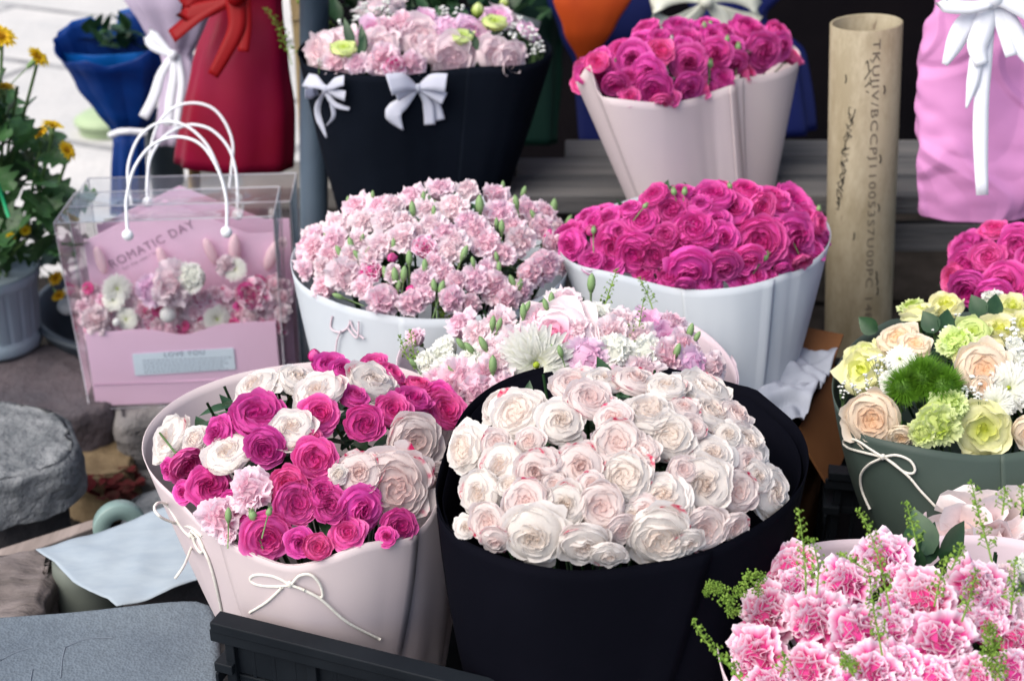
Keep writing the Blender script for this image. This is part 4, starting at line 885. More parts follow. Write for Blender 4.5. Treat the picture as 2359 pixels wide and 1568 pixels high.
# ------------------------------------------------------------------ magenta roses in a dark wrap at the right edge
b = Bouquet('wrapped_bouquet', 'bouquet of magenta roses in dark paper at the right edge, above the green-papered bouquet', 'wrapped flower bouquets on the stall',
    [(2180, 640), (2200, 590), (2260, 540), (2350, 515), (2450, 530), (2520, 580), (2530, 650), (2480, 710), (2380, 735), (2280, 730), (2215, 700)],
    (2350, 635), 2.05, (0, -.05), (2350, 1000), px(120, 2.1), 2.1, .07, PAP_NAVY, bulge=0, seed=11)
t = Zc(2200, 0, 2.24)
b.flowers([(2220, 563, 46, 'rose_m', (-.3, -.3)), (2290, 520, 36, 'rose_h', (0, -.6)), (2345, 565, 44, 'rose_m', (0, 0)), (2222, 610, 48, 'rose_m', (-.3, 0)), (2315, 655, 54, 'rose_m', (0, .1)), (2228, 675, 50, 'rose_m', (-.2, .4)), (2290, 690, 44, 'rose_m', (0, .6)), (2275, 590, 40, 'rose_h'), (2345, 525, 36, 'rose_m', (0, -.5)), (2400, 600, 50, 'rose_m'), (2400, 680, 50, 'rose_m'), (2190, 640, 34, 'rose_h', (-.6, 0)), (2350, 720, 40, 'rose_m', (0, .7)), (2200, 575, 28, 'rose_h', (-.7, 0)), (2420, 540, 44, 'rose_m')], lambda x, y: (x, y), 1.)
b.fill(['rose_m'], 40, 8, .66, 1.)
b.foliage(90, .03)
# ------------------------------------------------------------------ setting: street, wall
GZ = -.10
def street_mat():
    m, nt, out = new_mat('street_stone')
    tc = nt.nodes.new('ShaderNodeTexCoord'); mp = nt.nodes.new('ShaderNodeMapping'); mp.inputs['Rotation'].default_value = (0, 0, R(24)); nt.links.new(tc.outputs['Object'], mp.inputs[0])
    br = nt.nodes.new('ShaderNodeTexBrick'); nt.links.new(mp.outputs[0], br.inputs[0]); br.inputs['Scale'].default_value = 1
    br.inputs['Brick Width'].default_value = 1.3; br.inputs['Row Height'].default_value = .62; br.inputs['Mortar Size'].default_value = .02
    br.inputs['Color1'].default_value = C(.60, .58, .56); br.inputs['Color2'].default_value = C(.52, .51, .50); br.inputs['Mortar'].default_value = C(.13, .13, .14)
    c = MixRGB(nt, ramp(nt, noise_n(nt, 3, 6, .7), [(.35, (0, 0, 0, 1)), (.7, (1, 1, 1, 1))]), br.outputs[0], C(.44, .44, .44))
    c = MixRGB(nt, .5, c, ramp(nt, noise_n(nt, 60, 4, .7), [(.3, (.7, .7, .7, 1)), (.6, (1, 1, 1, 1))]), 'MULTIPLY')
    finish(nt, out, c, .8, 0, .2, bump(nt, noise_n(nt, 40, 6), .5, .004)); return m
mb = MB(); n = 40
mb.grid([[Vector((-40+80*i/n, -20+70*j/n, GZ)) for i in range(n+1)] for j in range(n+1)])
o = obj('street', mb, street_mat(), smooth=False); tag(o, None, None, None, 'structure')
SOIL_SHADE = plain_mat('soil_and_shade', C(.012, .011, .010), .95, .05, 0, 8, C(.035, .03, .028), 1., 30, .01)
mb = MB(); rows = []
for j in range(60):
    rows.append([Vector((-1.5+4.2*i/80, .55+2.5*j/59, GZ+.012+.02*noise.noise(Vector((i*.35, j*.35, 0))))) for i in range(81)])
mb.grid(rows)
rows = [[Vector((-.62+3.4*i/40, 2.9+.85*j/12, GZ+.022+.012*noise.noise(Vector((i*.35, j*.35, 7))))) for i in range(41)] for j in range(13)]  # back strip of dark ground added in place of shade below the bench
mb.grid(rows); o = obj('ground', mb, SOIL_SHADE); tag(o, None, None, None, 'structure')
WALLM = plain_mat('dark_shop_wall', C(.004, .004, .006), .9, .05, 0, 2, C(.010, .008, .010), .3, 20, .003)
mb = MB(); x0 = P(700, 0, 3.6).x
mb.box((x0+2.5, 3.75, 1.1), 5.0, .12, 2.5); o = obj('wall', mb, WALLM, smooth=False); tag(o, None, None, None, 'structure')
REDB = plain_mat('dark_red_board', C(.07, .008, .004), .6, .3, 0, 3, C(.045, .006, .004), .2, 30, .002, (1, 1, .2))
mb = MB(); a = P(2060, 0, 3.5); e = P(2500, 0, 3.5)
for i in range(4):
    mb.box((a.x+(e.x-a.x)*(i+.5)/4, 3.66, 1.0), (e.x-a.x)/4-.006, .04, .95)
o = obj('red_cupboard', mb, REDB, smooth=False, bevel=.003); tag(o, 'dark red boarded cupboard front behind the plastic pipe', 'cupboard')
# unseen panel added out of the frame to shade the stall's back
SHADE = plain_mat('shade_panel_dark', C(.05, .055, .06), .8, .1)
mb = MB(); mb.box((2.45, 3.3, 1.62), 3.9, 1.9, .03); o = obj('shade_panel', mb, SHADE, smooth=False); tag(o, 'unseen dark panel added to shade the back of the stall', 'shade_panel')

# ------------------------------------------------------------------ bench of weathered planks
WOODG = plain_mat('weathered_wood', C(.07, .072, .078), .8, .15, 0, 7, C(.145, .14, .14), .8, 25, .004, (.25, 4, 4))
Bz = .43; A0 = PZ(1150, 447, Bz)
rt = thing('bench', (A0.x+.8, A0.y+.13, GZ), 'low bench of weathered grey planks behind the white-wrapped rose bouquet', 'bench')
for k in range(3):
    mb = MB(); y0 = A0.y+k*.098; xl = A0.x+(.0 if k == 0 else .03*k*k)
    rows = []
    mb.box(((xl+A0.x+2.3)/2, y0+.046, Bz-.02), A0.x+2.3-xl, .090, .036)
    obj('plank', mb, WOODG, rt, smooth=False, bevel=.004)
mb = MB(); mb.box((A0.x+1.15, A0.y+.02, Bz-.085), 2.3, .022, .05); obj('rail', mb, WOODG, rt, smooth=False, bevel=.002)
for dx in (.10, 1.1, 2.15):
    for dy in (.07, .24):
        mb = MB(); mb.box((A0.x+dx, A0.y+dy, (Bz-.04+GZ)/2), .05, .05, Bz-.04-GZ); obj('leg', mb, WOODG, rt, smooth=False)
# whitish plank behind the gift bags
q = P(560, 400, 3.0)
mb = MB(); mb.box((q.x+.13, 3.0*.95, .22), .5, .16, .05); mb.box((q.x+.0, 3.0*.95, .05), .07, .12, .3); mb.box((q.x+.3, 3.0*.95, .05), .07, .12, .3)
o = obj('plank_stool', mb, plain_mat('pale_wood', C(.22, .21, .20), .8, .2, 0, 8, C(.34, .33, .31), .6, 25, .003, (.3, 4, 4)), smooth=False, bevel=.004); tag(o, 'small pale plank stool behind the gift bags', 'stool')

# ------------------------------------------------------------------ pipes and poles
def pipe_mat():
    m, nt, out = new_mat('old_pvc')
    c = MixRGB(nt, ramp(nt, noise_n(nt, 9, 6, .8, 'Object', (1, 1, .35)), [(.40, (0, 0, 0, 1)), (.60, (1, 1, 1, 1))]), C(.38, .335, .24), C(.25, .21, .135))
    c = MixRGB(nt, ramp(nt, noise_n(nt, 30, 3, .7, 'Object', (1, 1, .3)), [(.66, (0, 0, 0, 1)), (.74, (1, 1, 1, 1))]), c, C(.12, .08, .05))
    finish(nt, out, c, .5, 0, .35, bump(nt, noise_n(nt, 40, 4), .2, .001)); return m
top, bot = P(1995, 52, 2.2), P(1973, 830, 2.46)
ax = (top-bot).normalized(); Rr = .0552
fr = (CAM-top); fr = (fr-ax*fr.dot(ax)).normalized(); sdv = fr.cross(ax)*-1
if sdv.x < 0: sdv = -sdv
def cyl(a, r, h): return bot+ax*h+(sdv*math.sin(a)+fr*math.cos(a))*r
Lp = (top-bot).length
mb = MB(); rows = []
for r_, h_ in ((Rr, -.10), (Rr, 0), (Rr, Lp*.5), (Rr, Lp-.001), (Rr-.0012, Lp), (Rr-.0042, Lp), (Rr-.0048, Lp-.001), (Rr-.0048, Lp-.3), (Rr-.0048, .1)):
    rows.append([cyl(2*PI*j/64, r_, h_) for j in range(64)])
mb.grid(rows, 0, True)
pt = thing('plastic_pipe', tuple(bot), 'thick cream plastic pipe standing upright with black lettering', 'pipe')
obj('tube', mb, pipe_mat(), pt)
INK = plain_mat('black_ink', C(.02, .018, .016), .7, .2)
INK2 = plain_mat('faded_ink', C(.13, .11, .085), .7, .2)
def text_mesh(s, size, bold=0., font_off=0.):
    cu = bpy.data.curves.new('t', 'FONT'); cu.body = s; cu.size = size; cu.offset = bold; cu.resolution_u = 3; cu.space_character = 1.15
    o = bpy.data.objects.new('t', cu); S.collection.objects.link(o); bpy.context.view_layer.update()
    me = bpy.data.meshes.new_from_object(o); bpy.data.objects.remove(o)
    v = [tuple(x.co) for x in me.vertices]; f = [tuple(p.vertices) for p in me.polygons]; bpy.data.meshes.remove(me)
    return v, f
v, f = text_mesh('TKUJIV/BCCPJ110053S7U00PC 148891275', .0165, .0)
xm = max(q[0] for q in v); mb = MB(); Ls = Lp*.965
for q in v: mb.vert(cyl((q[1]-.002)/Rr+.23, Rr+.0006, Lp-.012-q[0]/xm*Ls))
for g in f: mb.face(g)
obj('lettering', mb, INK2, pt, smooth=False)
mb = MB()   # hand-scrawled marker marks and scuffs
r_ = random.Random(4)
def stroke(pts, w):
    c = catmull([cyl(a, Rr+.0005, h) for a, h in pts], 10); sd_ = (c[-1]-c[0]).normalized().cross(fr)
    mb.grid([[p-sd_*w/2, p+sd_*w/2] for p in c])
for i in range(15):
    h = Lp*(.70-.0)+i*-.0115+.05; a = -.34-.028*i
    for k in range(3): stroke([(a+r_.uniform(-.12, .12), h+r_.uniform(-.008, .008)) for _ in range(3)], .0016)
obj('scrawl', mb, INK, pt, smooth=False); mb = MB()
for i in range(6):
    h = Lp*.93-i*.012; stroke([(.08+r_.uniform(-.1, .1), h+r_.uniform(-.01, .01)) for _ in range(3)], .0014)
obj('scrawl', mb, INK, pt, smooth=False)
for a, h in ((.55, Lp*.83), (.5, Lp*.3), (.55, Lp*.25), (-.55, Lp*.86), (.5, Lp*.64), (.53, Lp*.28), (.5, Lp*.5), (-.6, Lp*.57), (-.2, Lp*.42)):
    mb = MB(); stroke([(a, h), (a+.03, h+.006), (a+r_.uniform(-.02, .02), h+.014)], .002); obj('scuff', mb, INK, pt, smooth=False)
GPOLE = plain_mat('grey_blue_plastic', C(.075, .11, .15), .4, .4, 0, 4, C(.055, .08, .115), .1)
mb = MB(); mb.tube([P(724, -60, 2.45), P(723, 300, 2.55), P(723, 860, 2.72)], px(33, 2.55), 32); o = obj('grey_pole', mb, GPOLE)
tag(o, 'smooth blue grey plastic pole standing left of the charcoal-papered bouquet', 'pole')
BAM = plain_mat('bamboo', C(.38, .29, .14), .5, .3, 0, 12, C(.30, .20, .09), .3, 30, .002, (1, 1, .2))
mb = MB(); mb.tube([P(676, -120, 2.95), P(690, 20, 2.95), P(700, 130, 2.97), P(715, 420, 3.05)], px(21, 2.95), 16); mb.tube([P(693, 42, 2.95), P(694, 50, 2.95)], px(23, 2.95), 16)
o = obj('bamboo_stick', mb, BAM); tag(o, 'bamboo stick leaning behind the crimson-papered bouquet', 'stick')
mb = MB(); mb.tube([P(447, 360, 2.75), P(449, 480, 2.85)], px(14, 2.75), 12); o = obj('wooden_stick', mb, BAM); tag(o, 'short pale stick showing under the crimson paper', 'stick')

# ------------------------------------------------------------------ papers of the upright bouquets behind: stacked oval sections, pleated
def skirt(rows, d0, flat=.55, pleat=.05, npl=9, seed=0, jag=0., n=96, nv=26, tri=False):
    """rows: (uL, vL, uR, vR, depth) from top to bottom"""
    cs = [(P((a+c_)/2, (b_+e_)/2, dd), (P(c_, e_, dd)-P(a, b_, dd))/2) for a, b_, c_, e_, dd in rows]
    C1 = catmull([q[0] for q in cs], nv); H1 = catmull([q[1]+Vector((0, 0, 0)) for q in cs], nv) if len(cs) > 1 else None
    # half-width vectors interpolated at the same parameters
    Ls = [0]; 
    for a, b_ in zip(cs, cs[1:]): Ls.append(Ls[-1]+(b_[0]-a[0]).length)
    mb = MB(); out = []
    for i, c in enumerate(C1):
        t = i/(nv-1)*Ls[-1]; k = max(j for j in range(len(Ls)) if Ls[j] <= t+1e-9); k = min(k, len(cs)-2); w = (t-Ls[k])/(Ls[k+1]-Ls[k]); w = w*w*(3-2*w)*.5+w*.5
        hv = cs[k][1].lerp(cs[k+1][1], w); r = hv.length; row = []
        for j in range(n):
            a = 2*PI*j/n; q = 1+pleat*((math.asin(math.sin(a*npl+seed+.6*math.sin(a*2)))/1.571) if tri else math.sin(a*npl+seed+.6*math.sin(a*2)))*min(1, .25+t/Ls[-1])+.05*noise.noise(Vector((math.cos(a)*2, math.sin(a)*2+seed, i*.12)))
            fwd = Vector((0, 1, 0))
            p = c+hv*math.cos(a)*q+fwd*(r*flat*math.sin(a)*q)
            if callable(jag):
                if i < 7: p += Vector((0, 0, 1))*jag(math.cos(a), math.sin(a))*(1-i/7)**1.3
            elif jag and i < 6: p += Vector((0, 0, 1))*jag*(1-i/6)*(1 if math.sin(a*3.5+seed) > 0 else -.6)*abs(math.sin(a*3.5+seed))**.4
            row.append(p)
        out.append(row)
    mb.grid(out, 0, True); return mb
# crimson
rt = thing('wrapped_bouquet', tuple(P(550, 395, 2.6)), 'tall bouquet skirt of crimson paper tied with a red ribbon', 'bouquet', 'wrapped flower bouquets on the stall')
obj('wrapper', skirt([(460, -250, 700, -260, 2.5), (480, -80, 660, -80, 2.52), (496, 10, 648, 0, 2.55), (450, 140, 662, 130, 2.58), (425, 260, 672, 260, 2.62), (405, 372, 672, 385, 2.66)], 2.6, .5, .035, 8, 1), PAP_RED, rt, solid=.0012)
mb = MB()
for tl in (([(540, -10), (500, 10), (450, 40), (395, 85)], (.6, 1), (30, 34, 40, 40)), ([(540, -5), (545, 60), (520, 120), (490, 175)], (1, .2), (46, 40, 34, 26)), ([(560, -10), (565, 60), (560, 120)], (1, .0), (34, 30, 26)), ([(540, -10), (500, -20), (440, -10), (425, 30), (480, 20), (540, 0)], (0, 1), (20, 40, 46, 46, 40, 20))):
    ribbon(mb, [P(u, v, 2.455+.01*abs(u-540)/60) for u, v in tl[0]], 1, (RT*tl[1][0]+UP*tl[1][1]).normalized(), 0, 16, [px(q, 2.45) for q in tl[2]])
mb.ball(P(543, -8, 2.45), .017, 10, 7); obj('ribbon_bow', mb, REDR, rt, solid=.0008)
# lavender
rt = thing('wrapped_bouquet', tuple(P(400, 330, 2.85)), 'bouquet in lavender tissue tied with long white satin ribbon, left of the crimson one', 'bouquet', 'wrapped flower bouquets on the stall')
obj('wrapper', skirt([(225, -200, 560, -210, 2.8), (285, -20, 520, -20, 2.82), (335, 60, 480, 60, 2.84), (372, 125, 440, 125, 2.86), (376, 160, 450, 160, 2.86), (360, 330, 440, 330, 2.9)], 2.8, .6, .10, 9, 2, n=120), PAP_LAV, rt, solid=.0012)
mb = MB()
for tl in (([(398, 130), (372, 170), (358, 215), (345, 245), (330, 272)], (1, .3), (16, 20, 24, 24, 24)), ([(402, 130), (400, 180), (392, 230), (388, 290)], (1, .0), (18, 20, 22, 22)), ([(408, 128), (418, 190), (410, 260), (405, 300)], (1, .0), (14, 16, 16, 14)), ([(398, 128), (365, 95), (345, 75), (350, 105), (398, 130)], (.5, 1), (10, 20, 26, 20, 10))):
    ribbon(mb, [P(u, v, 2.76) for u, v in tl[0]], 1, (RT*tl[1][0]+UP*tl[1][1]).normalized(), 0, 14, [px(q, 2.76) for q in tl[2]])
mb.ball(P(399, 128, 2.755), .010, 8, 6); obj('satin_ribbon', mb, SATIN, rt, solid=.0008)
# blue
rt = thing('wrapped_bouquet', tuple(P(292, 480, 2.95)), 'bouquet in royal blue paper with jagged top, tied with a white band', 'bouquet', 'wrapped flower bouquets on the stall')
obj('wrapper', skirt([(122, 92, 385, 84, 2.9), (140, 125, 384, 125, 2.91), (178, 190, 372, 200, 2.94), (222, 250, 355, 262, 2.96), (258, 300, 330, 306, 2.98), (262, 330, 332, 336, 2.98), (258, 400, 336, 405, 3.0), (255, 490, 340, 490, 3.04)], 2.9, .6, .10, 8, 3, n=240, nv=40, tri=True, jag=lambda cx, sy: .00089*(float(np.interp(253+130*cx, [120, 150, 196, 225, 250, 262, 318, 335, 346, 384], [-4, 22, 28, -10, -22, 34, 50, 34, -4, 6])) if sy > 0 else float(np.interp(253+130*cx, [122, 160, 215, 260, 320, 384], [-4, -40, -30, -46, -34, 0])))), PAP_BLUE, rt, solid=.0012)
obj('lit_inner_paper', skirt([(132, 84, 374, 78, 2.93), (150, 125, 370, 125, 2.94), (190, 190, 360, 200, 2.96), (235, 262, 345, 262, 2.98)], 2.9, .5, .10, 8, 3.4, n=200, nv=30, tri=True, jag=lambda cx, sy: .00089*(float(np.interp(253+130*cx, [120, 150, 196, 225, 250, 262, 318, 335, 346, 384], [4, 24, 30, 4, -10, 40, 52, 36, 0, 10])) if sy > 0 else -30)),
    paper('paper_blue_lit', C(.004, .14, .50), .4, .5, C(.004, .08, .40)), rt, solid=.001)  # lighter sheet added; the light inside the rim is in its colour
mb = MB(); mb.tube([P(255, 312, 2.90), P(275, 304, 2.87), P(300, 303, 2.86), P(335, 306, 2.88)], .007, 8); obj('band', mb, SATIN, rt)
mb = MB()
for i in range(40):
    q = P(180+160*rnd.random(), 70+50*rnd.random(), 2.92+.1*rnd.random()); mb.add(leaf_mb(1, .3), Matrix.Translation(q) @ Matrix.Rotation(rnd.random()*6.3, 4, 'Z') @ Matrix.Rotation(rnd.random()*1.4, 4, 'X') @ Matrix.Scale(.05, 4))
mb.tube([P(225, 90, 2.95), P(215, 68, 2.95), P(183, 50, 2.95)], .002, 5)
obj('foliage', mb, DGRN, rt)
GB = plain_mat('grey_bucket_plastic', C(.13, .18, .21), .4, .4, 0, 5, C(.10, .14, .17))
mb = MB(); q = PZ(372, 480, GZ); top_ = P(368, 262, 3.05); rows = []
for r_, z_ in ((.030, GZ), (.032, GZ), (.040, top_.z-.01), (.043, top_.z-.01), (.043, top_.z), (.038, top_.z), (.036, top_.z-.12)): rows.append([Vector((top_.x+r_*math.cos(2*PI*j/28), top_.y+r_*math.sin(2*PI*j/28), z_)) for j in range(28)])
mb.grid(rows, 0, True); o = obj('tall_bucket', mb, GB); tag(o, 'narrow grey blue bucket between the blue and crimson bouquets', 'bucket')
# orange and dark blue with its green, cream bow
rt = thing('wrapped_bouquet', tuple(P(1370, 260, 2.75)), 'bouquet in orange paper inside dark blue outer paper, behind the lilac-papered roses', 'bouquet', 'wrapped flower bouquets on the stall')
obj('wrapper', skirt([(1262, -120, 1500, -120, 2.72), (1276, 0, 1462, -10, 2.74), (1300, 70, 1420, 60, 2.76), (1332, 140, 1370, 135, 2.80), (1338, 165, 1362, 165, 2.82)], 2.7, .3, .05, 3, 5), PAP_ORANGE, rt, solid=.001)
obj('outer_wrapper', skirt([(1225, -120, 1600, -120, 2.90), (1262, 0, 1540, -10, 2.90), (1290, 80, 1500, 70, 2.90), (1325, 150, 1440, 140, 2.92), (1335, 330, 1420, 330, 2.95)], 2.8, .3, .05, 5, 6), PAP_DBLUE, rt, solid=.001)
rt = thing('wrapped_bouquet', tuple(P(1640, 330, 2.75)), 'bouquet in dark blue paper tied with a wide cream bow, behind the topmost roses', 'bouquet', 'wrapped flower bouquets on the stall')
obj('wrapper', skirt([(1500, -160, 1900, -160, 2.84), (1560, -40, 1830, -40, 2.84), (1600, 40, 1760, 40, 2.84), (1560, 130, 1850, 120, 2.86), (1540, 300, 1870, 300, 2.9)], 2.8, .4, .07, 7, 7), PAP_DBLUE, rt, solid=.001)
mb = MB()
for tl in (([(1625, 5), (1570, -10), (1515, 5), (1505, 40), (1545, 60), (1625, 10)], (0, 1), (14, 36, 44, 44, 30, 12)), ([(1628, 5), (1680, -10), (1735, 5), (1745, 40), (1710, 45), (1630, 12)], (0, 1), (14, 34, 40, 40, 30, 12)), ([(1625, 8), (1600, 40), (1560, 80)], (1, .5), (20, 34, 40)), ([(1632, 8), (1660, 45), (1670, 95)], (1, -.2), (20, 36, 40)), ([(1620, 0), (1600, -40), (1590, -80)], (1, 0), (20, 30, 30))):
    ribbon(mb, [P(u, v, 2.66+.01*i) for i, (u, v) in enumerate(tl[0])], 1, (RT*tl[1][0]+UP*tl[1][1]).normalized(), 0, 16, [px(q, 2.7) for q in tl[2]])
mb.ball(P(1628, 5, 2.65), .013, 8, 6)
obj('cream_bow', mb, plain_mat('cream_ribbon', C(.60, .62, .54), .5, .3, .15), rt, solid=.001)
# bottle green folds and foliage between the charcoal bouquet and the lilac one
rt = thing('leafy_bouquet', tuple(P(1240, 300, 2.9)), 'dark green papered bouquet in shadow between the two top bouquets', 'bouquet')
obj('wrapper', skirt([(1000, -140, 1330, -140, 2.95), (1090, 20, 1300, 20, 2.96), (1150, 140, 1290, 140, 2.97), (1190, 330, 1280, 330, 3.0)], 2.9, .4, .08, 6, 8), PAP_DGRN, rt, solid=.001)
mb = MB()
for i in range(170):
    q = P(rnd.uniform(770, 1240), rnd.uniform(-60, 60), rnd.uniform(2.75, 2.95)); mb.add(leaf_mb(1, .25), Matrix.Translation(q) @ Matrix.Rotation(rnd.random()*6.3, 4, 'Z') @ Matrix.Rotation(rnd.random()*1.4, 4, 'X') @ Matrix.Scale(rnd.uniform(.03, .07), 4))
obj('foliage', mb, DGRN, rt)
mb = MB(); pts = [P(1140, 18, 2.70), P(1246, 50, 2.72), P(1232, 92, 2.70), P(1120, 70, 2.68)]; mb.grid([[pts[0], pts[1]], [pts[3], pts[2]]]); obj('tissue_corner', mb, plain_mat('grey_tissue', C(.24, .30, .31), .6, .2, .3), rt, solid=.0008)
# orchid pink, upper right
rt = thing('wrapped_bouquet', tuple(P(2240, 495, 2.1)), 'bouquet skirt of crinkled orchid pink paper with white satin ribbon, top right corner', 'bouquet', 'wrapped flower bouquets on the stall')
sk = skirt([(2120, -200, 2480, -200, 2.02), (2150, -60, 2440, -60, 2.06), (2156, 0, 2425, -5, 2.08), (2118, 110, 2455, 110, 2.10), (2108, 260, 2470, 260, 2.12), (2112, 400, 2460, 380, 2.14), (2118, 496, 2450, 472, 2.16)], 2.1, .45, .02, 7, 9, n=300, nv=150)
for i, p in enumerate(sk.v):
    q = Vector(p); t_ = Vector((q.x+q.z*.35, q.y*.5, q.z-q.x*.25))
    cr = lambda f, o_, k: max(0, 1-abs(noise.noise(Vector((t_.x*f, t_.y*2+o_, t_.z*f))))*k)
    w = .010*noise.noise(Vector((q.x*5, 3, q.z*6)))+.007*cr(4, 1, 9)+.005*cr(7, 5, 11)-.006*cr(5, 9, 9)
    sk.v[i] = tuple(q-Vector((0, 1, 0))*w)
obj('wrapper', sk, PAP_ORCH, rt, solid=.001)
mb = MB()
for tl in (([(2285, 0), (2262, 70), (2250, 110), (2262, 150)], (1, .2), (30, 50, 50, 30), 0), ([(2285, 0), (2250, 30), (2215, 70), (2190, 120), (2175, 150)], (1, .6), (26, 44, 52, 40, 14), .004), ([(2285, 10), (2262, 200), (2258, 330), (2262, 450)], (1, 0), (20, 34, 36, 28), .008), ([(2250, 130), (2240, 190), (2225, 250)], (1, .1), (34, 30, 4), .004),
    ([(2290, 0), (2320, 40), (2350, 100), (2400, 160)], (1, .5), (24, 40, 46, 40), 0), ([(2290, 0), (2330, 10), (2390, 40), (2420, 90)], (.3, 1), (24, 40, 50, 40), -.01), ([(2288, 0), (2310, 60), (2330, 130)], (1, .2), (20, 36, 30), .0), ([(2240, -10), (2190, -15), (2170, 10), (2230, 18), (2285, 8)], (0, 1), (20, 30, 34, 30, 20), -.012)):
    ribbon(mb, [P(u, v, 1.985+tl[3]) for u, v in tl[0]], 1, (RT*tl[1][0]+UP*tl[1][1]).normalized(), 0, 16, [px(q, 2.0) for q in tl[2]])
mb.ball(P(2287, 0, 1.98), .013, 8, 6); obj('satin_ribbon', mb, SATIN, rt, solid=.0007)

# ------------------------------------------------------------------ two clear gift bags and the pink flower boxes inside them
def clear_mat():
    m, nt, out = new_mat('clear_plastic')
    tr = nt.nodes.new('ShaderNodeBsdfTransparent'); tr.inputs[0].default_value = (1, 1, 1, 1)
    gl = nt.nodes.new('ShaderNodeBsdfGlossy'); gl.inputs['Roughness'].default_value = .06
    df = nt.nodes.new('ShaderNodeBsdfDiffuse'); df.inputs[0].default_value = (.8, .8, .85, 1)
    lw = nt.nodes.new('ShaderNodeLayerWeight'); lw.inputs[0].default_value = .5; fr_ = nt.nodes.new('ShaderNodeMath'); fr_.operation = 'POWER'; fr_.inputs[1].default_value = 3.5; nt.links.new(lw.outputs['Facing'], fr_.inputs[0]); f2_ = nt.nodes.new('ShaderNodeMath'); f2_.operation = 'MULTIPLY_ADD'; f2_.inputs[1].default_value = 1.3; f2_.inputs[2].default_value = .04; f2_.use_clamp = True; nt.links.new(fr_.outputs[0], f2_.inputs[0]); fr_ = f2_
    nt.links.new(bump(nt, noise_n(nt, 9, 2), .35, .01), gl.inputs['Normal'])
    a = nt.nodes.new('ShaderNodeMixShader'); b_ = nt.nodes.new('ShaderNodeMixShader'); b_.inputs[0].default_value = .02
    nt.links.new(fr_.outputs[0], a.inputs[0]); nt.links.new(tr.outputs[0], a.inputs[1]); nt.links.new(gl.outputs[0], a.inputs[2])
    nt.links.new(a.outputs[0], b_.inputs[1]); nt.links.new(df.outputs[0], b_.inputs[2]); nt.links.new(b_.outputs[0], out.inputs['Surface']); return m
CLEAR = clear_mat(); DRYG = plain_mat('dried_grass', C(.90, .68, .74), .9, .1, .3)
SEAM = plain_mat('plastic_seam', C(.62, .62, .68), .3, .6, .4)
BOXP = plain_mat('pink_card', C(.93, .66, .84), .55, .25, .15, 3, C(.91, .63, .82))
CARDB = plain_mat('pale_blue_label', C(.70, .82, .90), .6)
HND = plain_mat('white_cord', C(.78, .80, .84), .35, .4)
GREYINK = plain_mat('grey_ink', C(.30, .16, .26), .7); GREYINK2 = plain_mat('light_grey_ink', C(.20, .26, .33), .7)
